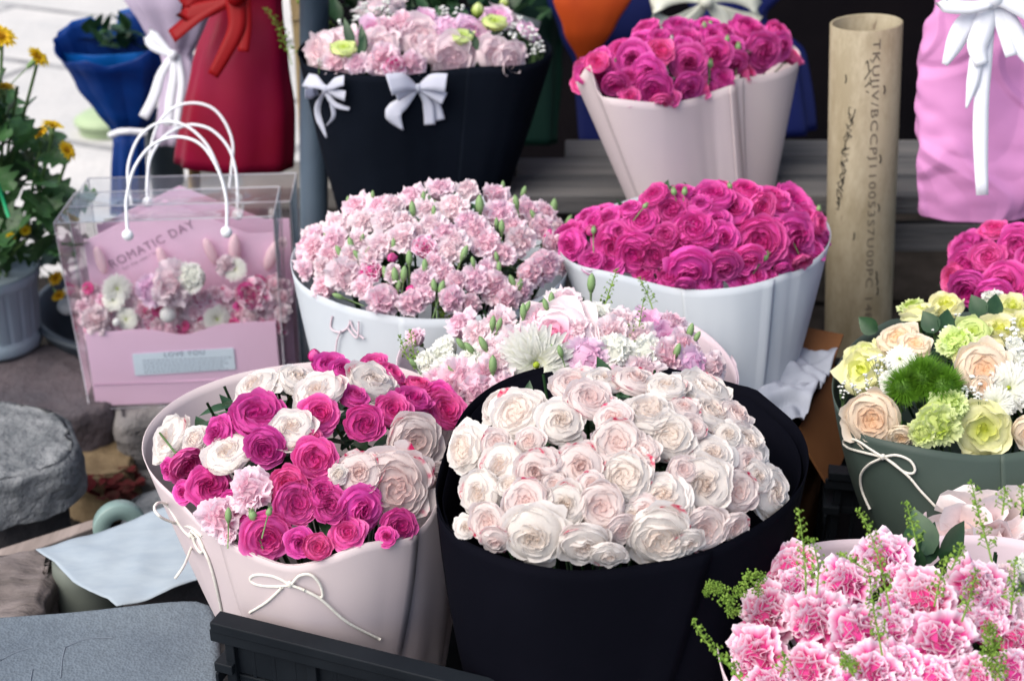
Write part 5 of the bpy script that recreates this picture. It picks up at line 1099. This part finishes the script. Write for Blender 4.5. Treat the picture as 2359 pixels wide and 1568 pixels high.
def gift(bl, br, Z0, H, Tk, label_bag, label_box, flowers, handles, label_card, seed):
    BL, BR = PZ(bl[0], bl[1], Z0), PZ(br[0], br[1], Z0); X = BR-BL; back = Vector((-X.y, X.x, 0)).normalized(); lean = Vector((0, .0, 1))
    F = lambda x, y, t: BL+X*x+lean*(H*y)+back*t
    ctr = F(.5, 0, Tk/2)
    bag = thing('gift_bag', tuple(ctr), label_bag, 'bag', 'clear gift bags')
    mb = MB(); e = .004
    def quad(a, b_, c_, d_, n=8, bul=0.):
        rows = []
        for i in range(n+1):
            rows.append([a.lerp(b_, j/n).lerp(d_.lerp(c_, j/n), i/n)+(bul*math.sin(PI*i/n)*math.sin(PI*j/n)) for j in range(n+1)] if isinstance(bul, Vector) else [a.lerp(b_, j/n).lerp(d_.lerp(c_, j/n), i/n) for j in range(n+1)])
        mb.grid(rows)
    g = .012
    c0 = [F(-g, 0, -g*.3), F(1+g, 0, -g*.3), F(1+g, 0, Tk+.006), F(-g, 0, Tk+.006)]; c1 = [F(-g-.035, 1, -.004), F(1+g+.01, 1.0, -.004), F(1+g+.02, 1.02, Tk+.012), F(-g+.005, 1.02, Tk+.012)]
    quad(c0[0], c0[1], c1[1], c1[0], 8, back*-.004); quad(c0[1], c0[2], c1[2], c1[1], 6, back*.0); quad(c0[2], c0[3], c1[3], c1[2], 8, back*.004); quad(c0[3], c0[0], c1[0], c1[3], 6, back*.0); quad(c1[0], c1[1], c1[2], c1[3], 8, Vector((0, 0, -.012)))
    obj('film', mb, CLEAR, bag)
    mb = MB()
    for i in range(4):
        mb.tube([c0[i], c1[i]], .0009, 5); mb.tube([c1[i], c1[(i+1) % 4]], .0009, 5); mb.tube([c0[i], c0[(i+1) % 4]], .0008, 5)
    obj('seam', mb, SEAM, bag)
    for pts, d_, beads in handles:
        mb = MB(); mb.tube(catmull([P(150*.784+x/3.016*.784, 280*.784+y/3.016*.784, d_) for x, y in pts], 50), .0025, 8)
        hh = obj('handle', mb, HND, bag)
        if beads:
            for q in (pts[0], pts[-1]):
                mb = MB(); mb.ball(P(150*.784+q[0]/3.016*.784, 280*.784+q[1]/3.016*.784, d_-.004), .0095, 12, 8, 0, (1, .7, 1)); obj('bead', mb, HND, hh)
    bx = thing('flower_box', tuple(F(.5, .003, Tk/2)), label_box, 'gift box', 'pink flower boxes')
    def panel(prof, t0, name, th=.0015, nx=40, ny=6):
        mb = MB(); rows = []
        for j in range(ny+1): rows.append([F(.015+.97*i/nx, .004+(prof(i/nx)-.004)*j/ny, t0) for i in range(nx+1)])
        mb.grid(rows); return obj(name, mb, BOXP, bx, smooth=False, solid=th)
    fp = panel(lambda x: .405+.012*math.sin(x*3)-.05*math.exp(-((x-.52)/.14)**2)+.03*x, .006, 'front_panel')
    bp = panel(lambda x: .80+.19*max(0, 1-abs(x-.45)/.42), Tk-.008, 'back_panel')
    mb = MB()
    for x_ in (.016, .984): mb.grid([[F(x_, .004, .008), F(x_, .004, Tk-.01)], [F(x_, .40 if x_ < .5 else .43, .008), F(x_, .45, Tk-.01)]])
    mb.grid([[F(.016, .004, .008), F(.984, .004, .008)], [F(.016, .004, Tk-.01), F(.984, .004, Tk-.01)]])
    obj('side_panel', mb, BOXP, bx, smooth=False, solid=.0012)
    mb = MB(); mb.tube([F(.02, .125, .0045), F(.98, .125, .0045)], .0011, 4); obj('fold_line', mb, BOXP, fp)
    if label_card:
        mb = MB(); y0, y1, xa, xb = .17, .29, .24, .76
        mb.grid([[F(xa, y0, .0035), F(xb, y0+.012, .0035)], [F(xa, y1, .0035), F(xb, y1+.012, .0035)]]); cdo = obj('label_card', mb, CARDB, fp, smooth=False, solid=.0008)
        def put(s_, x, y, size, mat, nm, t, ang=0., par=None):
            v, f = text_mesh(s_, size, .0); mb = MB(); xd = X.normalized(); ca, sa = math.cos(ang), math.sin(ang)
            for q in v: mb.vert(F(x, y, t)+xd*(q[0]*ca-q[1]*sa)+lean*(q[0]*sa+q[1]*ca))
            for g_ in f: mb.face(g_)
            return obj(nm, mb, mat, par, smooth=False)
        put('LOVE YOU', .40, .268, .013, GREYINK2, 'lettering', .0025, .03, cdo)
        for i in range(5):
            mb = MB(); y = .25-.016*i; L = (.44, .42, .44, .40, .43)[i]
            x = .29
            while x < .29+L: 
                w_ = rnd.uniform(.008, .022); mb.grid([[F(x, y, .0026), F(x+w_, y, .0026)], [F(x, y+.004, .0026), F(x+w_, y+.004, .0026)]]); x += w_+.006
            obj('small_print', mb, GREYINK2, cdo, smooth=False)
        put('ROMATIC DAY', .14, .64, .022, GREYINK, 'lettering', Tk-.0105, R(26), bp)
        put('for the one i love', .20, .63, .009, GREYINK, 'lettering', Tk-.0105, R(26), bp)
    for u, v, r_, kd, t_ in flowers:
        # on the plane parallel to the front at distance t_
        nrm = back; P0 = F(0, 0, t_); rr = ray(u, v); p = CAM+rr*((P0-CAM).dot(nrm)/rr.dot(nrm)); rw = px(r_*(1.45 if kd.startswith('carn') else 1), (p-CAM).dot(FW))
        if kd == 'ball':
            mb = MB(); mb.ball(p, rw, 10, 7); obj('white_berry', mb, BABY, bx); continue
        if kd == 'tail':
            mb = MB(); rr_ = random.Random(int(u))
            mb.ball(p, rw*1.0, 8, 8, 0, (.8, .6, 2.2), q=Matrix.Rotation(rr_.uniform(-.4, .4), 3, 'Y')); obj('bunny_tail_grass', mb, DRYG, bx); continue
        d = (-back+Vector((rnd.uniform(-.4, .4), 0, rnd.uniform(.1, .8)))).normalized()
        link(NAMES[kd], rnd.choice(LIB[kd]), bx, Matrix.Translation(p-bx.location) @ orient(d, rnd.random()*6) @ Matrix.Scale(rw, 4))
    return F
HA = [(680, 1240), (668, 1050), (670, 900), (740, 640), (900, 440), (1120, 370), (1330, 440), (1480, 660), (1550, 900), (1558, 1060), (1555, 1215)]
HB = [(720, 980), (690, 830), (685, 620), (770, 390), (920, 260), (1080, 238), (1240, 300), (1400, 470), (1520, 760), (1565, 980)]
HC = [(858, 950), (850, 800), (880, 560), (1000, 370), (1160, 280), (1290, 265), (1440, 320), (1580, 480), (1640, 700), (1650, 900), (1650, 1060)]
HD = [(860, 930), (870, 560), (930, 300), (1060, 130), (1240, 70), (1420, 110), (1540, 240), (1610, 430), (1600, 640), (1580, 820)]
FL = []
rb = random.Random(12)
for u in range(205, 655, 26):
    for r0 in range(5):
        v = 765-24*r0+rb.uniform(-8, 8)-(.05*(u-400))
        if abs(u-420) < 130 and r0 > 3: continue
        FL.append((u+rb.uniform(-14, 14), v+rb.uniform(-12, 12), rb.uniform(12, 20), rb.choice(['carn_p', 'carn_e', 'carn_p', 'carn_w', 'rose_h']), .022+.008*r0))
        FL.append((u+rb.uniform(-9, 9), v, rb.uniform(15, 24), rb.choice(['carn_p', 'carn_e', 'carn_e', 'carn_w', 'carn_p']), .03+.008*r0))
FL += [(395, 655, 52, 'carn_w', .02), (440, 640, 38, 'carn_white', .02), (350, 668, 40, 'carn_l', .02), (580, 680, 36, 'carn_e', .03), (575, 678, 30, 'rose_h', .02), (270, 665, 36, 'mum', .035), (260, 690, 30, 'mum', .03), (540, 620, 30, 'mum', .05), (520, 610, 24, 'carn_w', .055), (290, 735, 30, 'mum', .02), (500, 735, 34, 'mum', .02), (225, 735, 34, 'carn_w', .02), (387, 724, 20, 'ball', .012), (268, 742, 10, 'ball', .012),
    (232, 600, 16, 'tail', .08), (375, 598, 15, 'tail', .08), (485, 580, 16, 'tail', .08), (540, 575, 18, 'tail', .08), (625, 590, 18, 'tail', .08), (645, 660, 16, 'tail', .07)]
gift((213, 940), (655, 922), .085, .345, .10, 'clear plastic gift bag in front holding the pink flower box', 'pink card flower box with pale blue label, in the front bag', FL, [(HA, 2.285, True), (HB, 2.40, False)], True, 1)
FL2 = [(600+20*i, 560+10*(i % 2), 18, 'carn_p', .05) for i in range(3)]
gift((240, 895), (690, 880), .085, .345, .10, 'second clear plastic gift bag, standing behind the front one', 'second pink flower box, mostly hidden in the rear bag', FL2, [(HC, 2.41, True), (HD, 2.52, False)], False, 2)

# ------------------------------------------------------------------ stones and rubble at the left
STONE = plain_mat('grey_concrete', C(.10, .11, .12), .95, .1, 0, 22, C(.24, .25, .26), 1., 55, .014, detail=9)
STONE2 = plain_mat('brown_grey_stone', C(.10, .096, .098), .95, .1, 0, 12, C(.22, .21, .21), 1., 40, .014, detail=9)
STONE3 = plain_mat('purple_grey_stone', C(.055, .052, .062), .85, .15, 0, 6, C(.10, .082, .090), 1., 40, .010, detail=9)
DARKST = plain_mat('dark_stone', C(.035, .035, .04), .9, .15, 0, 14, C(.07, .065, .07), .8, 50, .005)
def slab(outl, z, h, rough=.004, rnd_=.012, n=72, seed=0, freq=18, bulge=0.):
    pts = [PZ(u, v, z) for u, v in outl]; rg = catmull(pts, n, True); c = sum(rg, Vector())/n; mb = MB(); rows = []
    for i in range(1, 15): rows.append([c.lerp(p, i/14*(1-.0)-(rnd_*1.0/max(.05, (p-c).length) if i == 14 else 0)) for p in rg])
    for k in range(1, 4):
        a = k/3*PI/2; rows.append([p-(p-c).normalized()*rnd_*(1-math.sin(a))-Vector((0, 0, rnd_*(1-math.cos(a)))) for p in rg])
    for k in range(1, 7): rows.append([p+(p-c).normalized()*bulge*math.sin(PI*k/6)-Vector((0, 0, rnd_+(h-rnd_)*k/6)) for p in rg])
    rows.insert(0, [c]*n)
    for i, r_ in enumerate(rows):
        for j, p in enumerate(r_):
            q = Vector(p); d = (q-c).normalized() if (q-c).length > 1e-4 else Vector((0, 0, 1))
            w = noise.noise(q*freq+Vector((seed, 0, 0)))+.5*noise.noise(q*freq*3+Vector((seed, 9, 0)))
            if rough > .0015: w += 1.6*(noise.voronoi(q*freq*.9+Vector((seed, 2, 0)))[0][0]-.4)
            r_[j] = q+(Vector((0, 0, 1)) if i < 14 else d)*w*rough*(2 if i > 13 else 1)
    mb.grid(rows, 0, True); return mb
def stone(outl, z, h, mat, label, **k):
    o = obj('stone_block', slab(outl, z, h, **k), mat); tag(o, label, 'stone', 'stone blocks piled at the left'); return o
stone([(-120, 930), (-20, 920), (60, 925), (120, 938), (158, 968), (178, 1010), (176, 1040), (140, 1072), (70, 1095), (0, 1112), (-120, 1120)], .20, .075, STONE, 'grey concrete block with rounded corner at the left edge', rough=.0032, seed=1, freq=26)
stone([(-120, 1090), (60, 1080), (130, 1090), (138, 1130), (120, 1160), (-120, 1190)], .115, .10, DARKST, 'dark block directly under the rounded grey concrete block', seed=2)
stone([(262, 945), (285, 900), (420, 880), (700, 880), (720, 930), (560, 960), (420, 968), (330, 975), (280, 975)], .083, .10, STONE2, 'brownish grey block on which the front gift bag stands', rough=.005, seed=3)
stone([(285, 1040), (330, 1010), (520, 1010), (560, 1070), (400, 1100), (310, 1100)], -.01, .08, STONE2, 'lower brownish grey block under the one carrying the bags', rough=.005, seed=4)
stone([(-120, 850), (-20, 800), (90, 790), (170, 800), (225, 860), (262, 915), (220, 945), (120, 952), (-120, 930)], .095, .14, STONE3, 'purple grey paving block under the chrysanthemum pot', rough=.004, seed=5)
stone([(-140, 1300), (-20, 1275), (110, 1268), (130, 1290), (100, 1370), (60, 1430), (-140, 1450)], .17, .12, plain_mat('brown_split_stone', C(.10, .085, .08), .8, .2, 0, 10, C(.20, .17, .165), 1., 40, .006, (1, 4, 1)), 'dark brown split block just above the foam lid', rough=.008, seed=6)
stone([(130, 1020), (200, 985), (300, 1010), (300, 1080), (220, 1100), (150, 1080)], .02, .09, plain_mat('ochre_stone', C(.12, .085, .05), .9, .1, 0, 20, C(.20, .15, .09), .8, 50, .005), 'small ochre stone in the gap between the grey blocks', rough=.006, seed=7)
stone([(300, 1330), (420, 1300), (560, 1320), (560, 1420), (420, 1430), (310, 1400)], .14, .1, DARKST, 'dark block under the white paper sheet', rough=.006, seed=8)
stone([(290, 1150), (400, 1120), (500, 1150), (500, 1230), (320, 1230)], .06, .1, STONE, 'grey block behind the white paper sheet', rough=.006, seed=9)
mb = MB()
for i in range(60):
    u, v = rnd.uniform(200, 310), rnd.uniform(1085, 1150); mb.add(leaf_mb(1, .5), Matrix.Translation(PZ(u, v, -.02+rnd.random()*.05)) @ Matrix.Rotation(rnd.random()*6.3, 4, 'Z') @ Matrix.Rotation(rnd.uniform(-.5, .8), 4, 'X') @ Matrix.Scale(rnd.uniform(.015, .03), 4))
o = obj('fallen_petals', mb, plain_mat('withered_petal', C(.09, .008, .012), .8, .1, .1, 20, C(.05, .02, .015))); tag(o, 'withered dark red petals lying between the stones', 'petals', None, 'stuff')
mb = MB(); a, b_, c_, d_ = PZ(-40, 1275, .14), PZ(235, 1188, .14), PZ(243, 1204, .14), PZ(-40, 1310, .14)
ids = [mb.vert(p) for p in (a, b_, c_, d_)]+[mb.vert(p-Vector((0, 0, .018))) for p in (a, b_, c_, d_)]
for f_ in ((0, 1, 2, 3), (7, 6, 5, 4), (0, 4, 5, 1), (1, 5, 6, 2), (2, 6, 7, 3), (3, 7, 4, 0)): mb.face([ids[i] for i in f_])
o = obj('wooden_lath', mb, plain_mat('worn_lath', C(.20, .165, .15), .7, .2, 0, 12, C(.30, .25, .23), .5, 30, .002, (4, .5, 1)), smooth=False, bevel=.002); tag(o, 'thin worn wooden lath lying on the stones', 'lath')
# tape roll
mb = MB(); c = P(276, 1212, 2.0); nrm = (CAM-c); nrm.z *= .3; nrm.normalize(); q = nrm.to_track_quat('Z', 'Y').to_matrix(); rows = []
for r_, z_ in ((58, -.012), (60, -.010), (60, .010), (57, .013), (26, .013), (23, .010), (23, -.010), (26, -.012), (58, -.012)): rows.append([c+q @ Vector((px(r_, 2)*math.cos(2*PI*j/40), px(r_, 2)*math.sin(2*PI*j/40), z_)) for j in range(40)])
mb.grid(rows, 0, True); o = obj('tape_roll', mb, plain_mat('pale_green_plastic', C(.22, .32, .30), .35, .4, .1, 10, C(.17, .25, .24))); tag(o, 'pale green roll of tape standing behind the white paper', 'tape roll')
# paper sheet
outl = [(82, 1265), (180, 1233), (290, 1202), (400, 1165), (500, 1170), (560, 1290), (500, 1330), (440, 1343), (385, 1365), (340, 1378), (268, 1395), (248, 1376), (205, 1360), (165, 1335), (125, 1292)]
rg = [PZ(u, v, .205) for u, v in outl]; den = []
for i in range(len(rg)):
    for k in range(6): den.append(rg[i].lerp(rg[(i+1) % len(rg)], k/6))
c = sum(den, Vector())/len(den); mb = MB(); rows = []
for i in range(15):
    rows.append([c.lerp(p, i/14) for p in den])
for r_ in rows:
    for j, p in enumerate(r_): r_[j] = p+Vector((0, 0, .010*noise.noise(p*7)+.004*noise.noise(p*25)+.01*max(0, (p-c).length-.12)*-2))
mb.grid(rows, 0, True); o = obj('paper_sheet', mb, plain_mat('white_sheet', C(.36, .42, .47), .6, .2, .1, 16, C(.31, .37, .43), .3, 30, .002, (1, 3, 1)), solid=.0006); tag(o, 'crumpled white paper sheet beside the front pink bouquet', 'paper')
mb = MB(); c = PZ(185, 1345, .16); rows = []
for r_, z_ in ((.0, .165), (.036, .165), (.042, .16), (.044, .14), (.040, .03), (.036, .0)): rows.append([Vector((c.x+r_*math.cos(2*PI*j/28), c.y+.03+r_*math.sin(2*PI*j/28), z_+.02)) for j in range(28)])
mb.grid(rows, 0, True); o = obj('small_tub', mb, plain_mat('grey_green_tub', C(.14, .16, .14), .5, .3, 0, 8, C(.09, .10, .09))); tag(o, 'small grey tub under the edge of the white paper', 'tub')
# foam lid
FOAM = None
m, nt, out = new_mat('grey_foam')
vo = nt.nodes.new('ShaderNodeTexVoronoi'); vo.inputs['Scale'].default_value = 300; tc = nt.nodes.new('ShaderNodeTexCoord'); nt.links.new(tc.outputs['Object'], vo.inputs[0])
c = MixRGB(nt, ramp(nt, noise_n(nt, 6, 4), [(.35, (0, 0, 0, 1)), (.65, (1, 1, 1, 1))]), C(.10, .125, .155), C(.13, .16, .19))
c = MixRGB(nt, .5, c, ramp(nt, noise_n(nt, 150, 3, .7), [(.35, (.62, .62, .62, 1)), (.6, (1, 1, 1, 1))]), 'MULTIPLY')
finish(nt, out, c, .75, 0, .25, bump(nt, vo.outputs['Distance'], .45, .002)); FOAM = m
foam = obj('foam_lid', slab([(-200, 1432), (-60, 1420), (150, 1404), (300, 1389), (420, 1379), (470, 1381), (492, 1398), (500, 1440), (508, 1560), (515, 1720), (300, 1740), (-200, 1740)], .27, .07, .0008, .008, seed=12), FOAM); tag(foam, 'grey foam box lid with pebbled surface in the front left corner', 'foam lid')
mb = MB()
for pts in ([(150, 1490), (200, 1470), (260, 1468)], [(150, 1490), (143, 1520), (140, 1560)], [(0, 1520), (40, 1500), (75, 1490)], [(75, 1540), (70, 1570), (70, 1600)]): mb.tube(catmull([PZ(u, v, .2704) for u, v in pts], 12), .0008, 5)
obj('groove', mb, plain_mat('groove', C(.13, .155, .19), .8), foam)
# dark basin
mb = MB(); c = PZ(405, 800, .02); c.y += .0; rows = []
for r_, z_ in ((.17, -.09), (.20, -.09), (.235, .01), (.25, .065), (.262, .07), (.262, .078), (.248, .08), (.225, .02), (.19, -.07), (.0, -.07)): rows.append([Vector((c.x+r_*math.cos(2*PI*j/64), c.y+r_*math.sin(2*PI*j/64)*.9, z_+.05)) for j in range(64)])
mb.grid(rows, 0, True); o = obj('rubber_basin', mb, plain_mat('dark_rubber', C(.022, .032, .048), .5, .35, 0, 6, C(.04, .05, .06), .3, 20, .002)); tag(o, 'wide dark blue rubber basin behind the gift bags', 'basin')

# ------------------------------------------------------------------ black plastic crate under the two front bouquets
BLK = plain_mat('black_plastic', C(.005, .007, .010), .5, .15, 0, 6, C(.010, .013, .017), .15, 30, .001)
def crate(A, B, W_, z, H, label, inside=None, post=.006):
    A, B = Vector((A.x, A.y, z)), Vector((B.x, B.y, z)); X = B-A; L = X.length; x = X.normalized(); y = Vector((-x.y, x.x, 0)); 
    rt = thing('plastic_crate', tuple(A+X/2+y*W_/2-Vector((0, 0, H))), label, 'crate', 'black plastic crates')
    Mr = Matrix(((x.x, y.x, 0), (x.y, y.y, 0), (0, 0, 1)))
    for o0, dirv, LL, nm in ((A, x, L, 0), (A+y*W_, x, L, 1), (A, y, W_, 2), (A+X, y, W_, 3)):
        o0 = o0-Vector((0, 0, .055 if nm == 2 else 0))
        mb = MB(); M3 = Mr if nm < 2 else Mr @ Matrix.Rotation(PI/2, 3, 'Z')
        mid = o0+dirv*LL/2; out_ = (-y if nm == 0 else y if nm == 1 else -x if nm == 2 else x)
        mb.box(mid+out_*.006+Vector((0, 0, -.006)), LL+.03, .022, .012, 0, M3)
        mb.box(mid+out_*.013+Vector((0, 0, -.019)), LL+.036, .004, .015, 0, M3)
        mb.box(mid+Vector((0, 0, -H*.36)), LL, .006, .010, 0, M3); mb.box(mid+Vector((0, 0, -H*.05-.012)), LL, .0045, H*.10, 0, M3)
        mb.box(mid+Vector((0, 0, -H*.66)), LL, .006, .010, 0, M3); mb.box(mid+Vector((0, 0, -H+.008)), LL+.004, .008, .016, 0, M3)
        nr = max(4, int(LL/.023))
        for i in range(nr+1):
            big = i % 4 == 0
            mb.box(o0+dirv*LL*i/nr+out_*(.003 if big else 0)+Vector((0, 0, -H*.5-.008)), .011 if big else .005, .011 if big else .0042, H-.02, 0, M3)
        mb.box(mid+Vector((0, 0, -H*.22)), LL, .003, H*.22, 0, M3)
        obj('crate_side', mb, BLK, rt, smooth=False, bevel=.0012)
    mb = MB(); mb.box(A+X/2+y*W_/2-Vector((0, 0, H-.004)), L, W_, .006, 0, Mr); obj('crate_floor', mb, BLK, rt, smooth=False)
    return rt
zc = .362
crate(PZ(530, 1418, zc), PZ(1230, 1592, zc), .34, zc, .22, 'black plastic crate with slotted side holding the two front bouquets')
crate(Vector((PZ(530, 1418, zc).x+.02, PZ(530, 1418, zc).y, 0)), Vector((PZ(1230, 1592, zc).x, PZ(1230, 1592, zc).y, 0)), .33, .137, .215, 'second black plastic crate, lowest, carrying the slotted one')
# crate stack below the green-papered bouquet
zc = .30
crate(PZ(1935, 1075, zc), PZ(2500, 1130, zc), .30, zc, .18, 'black plastic crate under the green-papered bouquet')
crate(PZ(1945, 1085, zc), PZ(2510, 1140, zc), .29, .115, .20, 'black plastic crate at the bottom of the right hand stack')

# ------------------------------------------------------------------ cardboard box with white paper
CARD = plain_mat('cardboard', C(.13, .055, .022), .8, .15, 0, 6, C(.17, .075, .03), .3, 40, .001)
zt = .34
c0, c1, c2 = PZ(1800, 1010, zt), PZ(1912, 850, zt), PZ(1790, 815, zt)
a = PZ(1835, 1000, zt); b_ = PZ(1918, 840, zt)
X = b_-a; x = X.normalized(); y = Vector((-x.y, x.x, 0))
rt = thing('cardboard_box', tuple((a+b_)/2+y*.12-Vector((0, 0, zt-GZ))), 'open brown cardboard box beside the large black-papered bouquet', 'box')
mb = MB(); Wd = .22; hh = zt-GZ
for p, q in ((a, b_), (b_, b_+y*Wd), (b_+y*Wd, a+y*Wd), (a+y*Wd, a)):
    mb.grid([[p.lerp(q, i/8) for i in range(9)], [p.lerp(q, i/8)-Vector((0, 0, hh)) for i in range(9)]])
obj('box_wall', mb, CARD, rt, smooth=False, solid=.004)
mb = MB(); mb.grid([[a, b_], [a-y*.05+Vector((0, 0, -.07)), b_-y*.05+Vector((0, 0, -.07))]]); obj('flap', mb, CARD, rt, smooth=False, solid=.004)
mb = MB(); mb.grid([[b_, b_+y*Wd], [b_+x*.06+Vector((0, 0, .02)), b_+y*Wd+x*.06+Vector((0, 0, .02))]]); obj('flap', mb, CARD, rt, smooth=False, solid=.004)
mb = MB(); rows = []
for i in range(60):
    row = []
    for j in range(60):
        p = a.lerp(b_, i/59)+y*(Wd*1.05*j/59)-y*.005+Vector((0, 0, .012)); n_ = abs(noise.noise(p*14))*1.3+.8*abs(noise.noise(p*31+Vector((3, 1, 0)))); row.append(p+Vector((0, 0, .030*n_-.006)))
    rows.append(row)
mb.grid(rows); o = obj('wrapping_paper', mb, plain_mat('white_crumpled_paper', C(.34, .37, .44), .6, .2, .15), solid=.0006); tag(o, 'crumpled white wrapping paper lying in the cardboard box', 'paper')

# ------------------------------------------------------------------ potted yellow chrysanthemum
PZt = .10
pc = PZ(0, 790, PZt); pcx = pc.x
rt = thing('potted_chrysanthemum', (pcx, pc.y, PZt), 'yellow chrysanthemum plant in a ribbed pale blue pot at the left edge', 'potted plant')
POTM = plain_mat('pale_blue_pot', C(.27, .34, .40), .4, .35, 0, 5, C(.21, .27, .32))
mb = MB(); rows = []
r0 = .088; hp = .150
for k, (r_, z_) in enumerate(((.0, 0), (r0*.86, 0), (r0*.88, .005), (r0*.90, .024), (r0*.86, .027), (r0*.87, .03), (r0*.97, hp-.022), (r0*1.0, hp-.02), (r0*1.03, hp-.018), (r0*1.05, hp), (r0*1.01, hp+.002), (r0*.95, hp-.012), (.0, hp-.015))):
    rows.append([Vector((pcx+math.cos(a_)*rr_, pc.y+math.sin(a_)*rr_, PZt+z_)) for a_, rr_ in ((2*PI*j/180, r_*(1-(.022 if (j % 9) < 2 and 5 <= k <= 7 else 0))) for j in range(180))])
mb.grid(rows, 0, True); obj('pot', mb, POTM, rt)
def lobed_leaf():
    mb = MB(); outl = []
    n = 30
    for i in range(n+1):
        t = i/n; s = t; w = .36*math.sin(PI*min(1, s*.97+.03))**.7*(1+.32*math.sin(s*22)); outl.append((w, s))
    rows = [[Vector((-w, s+.1*w, .10*w)), Vector((-w*.4, s, .0)), Vector((0, s, -.03)), Vector((w*.4, s, 0)), Vector((w, s+.1*w, .10*w))] for w, s in outl]
    for r_ in rows:
        for p in r_: p.z -= .25*p.y**2
    mb.grid(rows); return mb
LL = lobed_leaf().mesh('leaf', [plain_mat('chrysanthemum_leaf', C(.018, .06, .022), .45, .4, .12, 8, C(.04, .11, .03))])
rp = random.Random(3)
stems = [((5, 80), (-10, 400)), ((85, 130), (20, 400)), ((10, 200), (0, 420)), ((122, 290), (60, 520)), ((155, 345), (90, 520)), ((95, 305), (60, 500)), ((40, 180), (10, 420)), ((-60, 150), (-50, 500))]
for (tu, tv), (mu, mv) in stems:
    mb = MB(); b0 = Vector((pcx+rp.uniform(-.03, .03), pc.y+rp.uniform(-.03, .03), PZt+hp-.02)); d_ = 2.42
    mb.tube(catmull([b0, P(mu, mv, 2.5), P(tu, tv+20, d_)], 12), .0028, 6); obj('stem', mb, STEMG, rt)
nleaf = 0
for i in range(150):
    for _ in range(20):
        u = rp.uniform(-140, 190); v = rp.uniform(195, 610)
        lim = np.interp(v, [190, 250, 330, 420, 470, 520, 600], [20, 70, 100, 165, 190, 150, 165])
        if u < lim: break
    d_ = rp.uniform(2.38, 2.62); p = P(u, v, d_); outw = Vector((p.x-pcx, p.y-pc.y, rp.uniform(-.1, .25))).normalized()
    M = Matrix.Translation(p-outw*.03-rt.location) @ outw.to_track_quat('Y', 'Z').to_matrix().to_4x4() @ Matrix.Rotation(rp.uniform(-.8, .8), 4, 'Y') @ Matrix.Rotation(rp.uniform(-.9, .3), 4, 'X') @ Matrix.Scale(rp.uniform(.055, .085), 4)
    if nleaf < 98: link('leaf', LL, rt, M)
    else:
        if nleaf == 98: lmb = MB()
        base = MB(); base.v = [tuple(x.co) for x in LL.vertices]; base.f = [tuple(x.vertices) for x in LL.polygons]; base.m = [0]*len(base.f); base.a = base.b = base.c = [0.]*len(base.v)
        lmb.add(base, Matrix.Translation(rt.location) @ M)
    nleaf += 1
o = obj('small_leaves', lmb, LL.materials[0], rt); o['kind'] = 'stuff'
for u, v, r_, dx, dy in ((5, 85, 34, .1, -.3), (88, 132, 30, .5, -.5), (10, 200, 26, 0, -.7), (122, 288, 27, .2, -.9), (155, 347, 26, .5, -.3), (92, 305, 22, -.3, -.3), (58, 530, 14, 0, 0), (25, 545, 12, 0, .2), (-40, 140, 30, 0, -.3), (128, 640, 22, .4, .3), (135, 680, 20, .4, .5)):
    p = P(u, v, 2.42 if u < 125 or v < 400 else 2.6); d = (CAM-p).normalized()*.35+RT*dx-UP*dy; d.normalize()
    o = link('flower_head', LIB['gold'][0], rt, Matrix.Translation(p-rt.location) @ orient(d, rp.random()*6) @ Matrix.Diagonal((px(r_, 2.42), px(r_, 2.42), px(r_, 2.42)*1.5, 1)))
    cm = link('calyx', CALC, o)
mb = MB(); mb.tube([P(-5, 420, 2.36), P(20, 500, 2.38)], .003, 6); obj('plant_tie', mb, plain_mat('green_tie', C(.01, .30, .12), .5), rt)
# small pale things behind the pot
for i, (u, v, r_, lb) in enumerate(((165, 600, 18, 'topmost of the pale pebbles behind the chrysanthemum pot'), (172, 640, 20, 'upper middle pale pebble behind the chrysanthemum pot'), (160, 672, 18, 'lower middle pale pebble behind the chrysanthemum pot'), (158, 705, 24, 'bottom pale pebble behind the chrysanthemum pot'))):
    mb = MB(); c = P(u, v, 2.95-.1*i); mb.ball(c, px(r_, 2.9), 14, 10, 0, (1, 1, .7))
    for k, p in enumerate(mb.v): q = Vector(p); mb.v[k] = tuple(q+(q-c)*.25*noise.noise(q*30))
    o = obj('pebble', mb, plain_mat('pale_pebble', C(.42, .44, .44), .7)); tag(o, lb, 'pebble', 'pale pebbles behind the pot')
mb = MB(); c = PZ(235, 322, GZ); rows = []
for r_, z_ in ((.085, 0), (.09, .03), (.098, .032), (.098, .042), (.07, .060), (.0, .068)): rows.append([Vector((c.x+r_*math.cos(2*PI*j/32), c.y+.08+r_*math.sin(2*PI*j/32), GZ+z_)) for j in range(32)])
mb.grid(rows, 0, True); o = obj('lidded_tub', mb, plain_mat('pale_lime_plastic', C(.36, .46, .28), .5, .3, .1)); tag(o, 'pale lime lidded tub on the street behind the blue bouquet', 'tub')

print('DEPTHS', BQ_PINK.hitd(800, 1440), BQ_PINK.hitd(650, 1420), BQ_PINK.hitd(900, 1450), BQ_BLACK.hitd(1110, 1500), BQ_BLACK.hitd(1200, 1560))
for u, v in ((508, 1420), (800, 1500), (1230, 1592)): print('CR', (PZ(u, v, .345)-CAM).dot(FW))
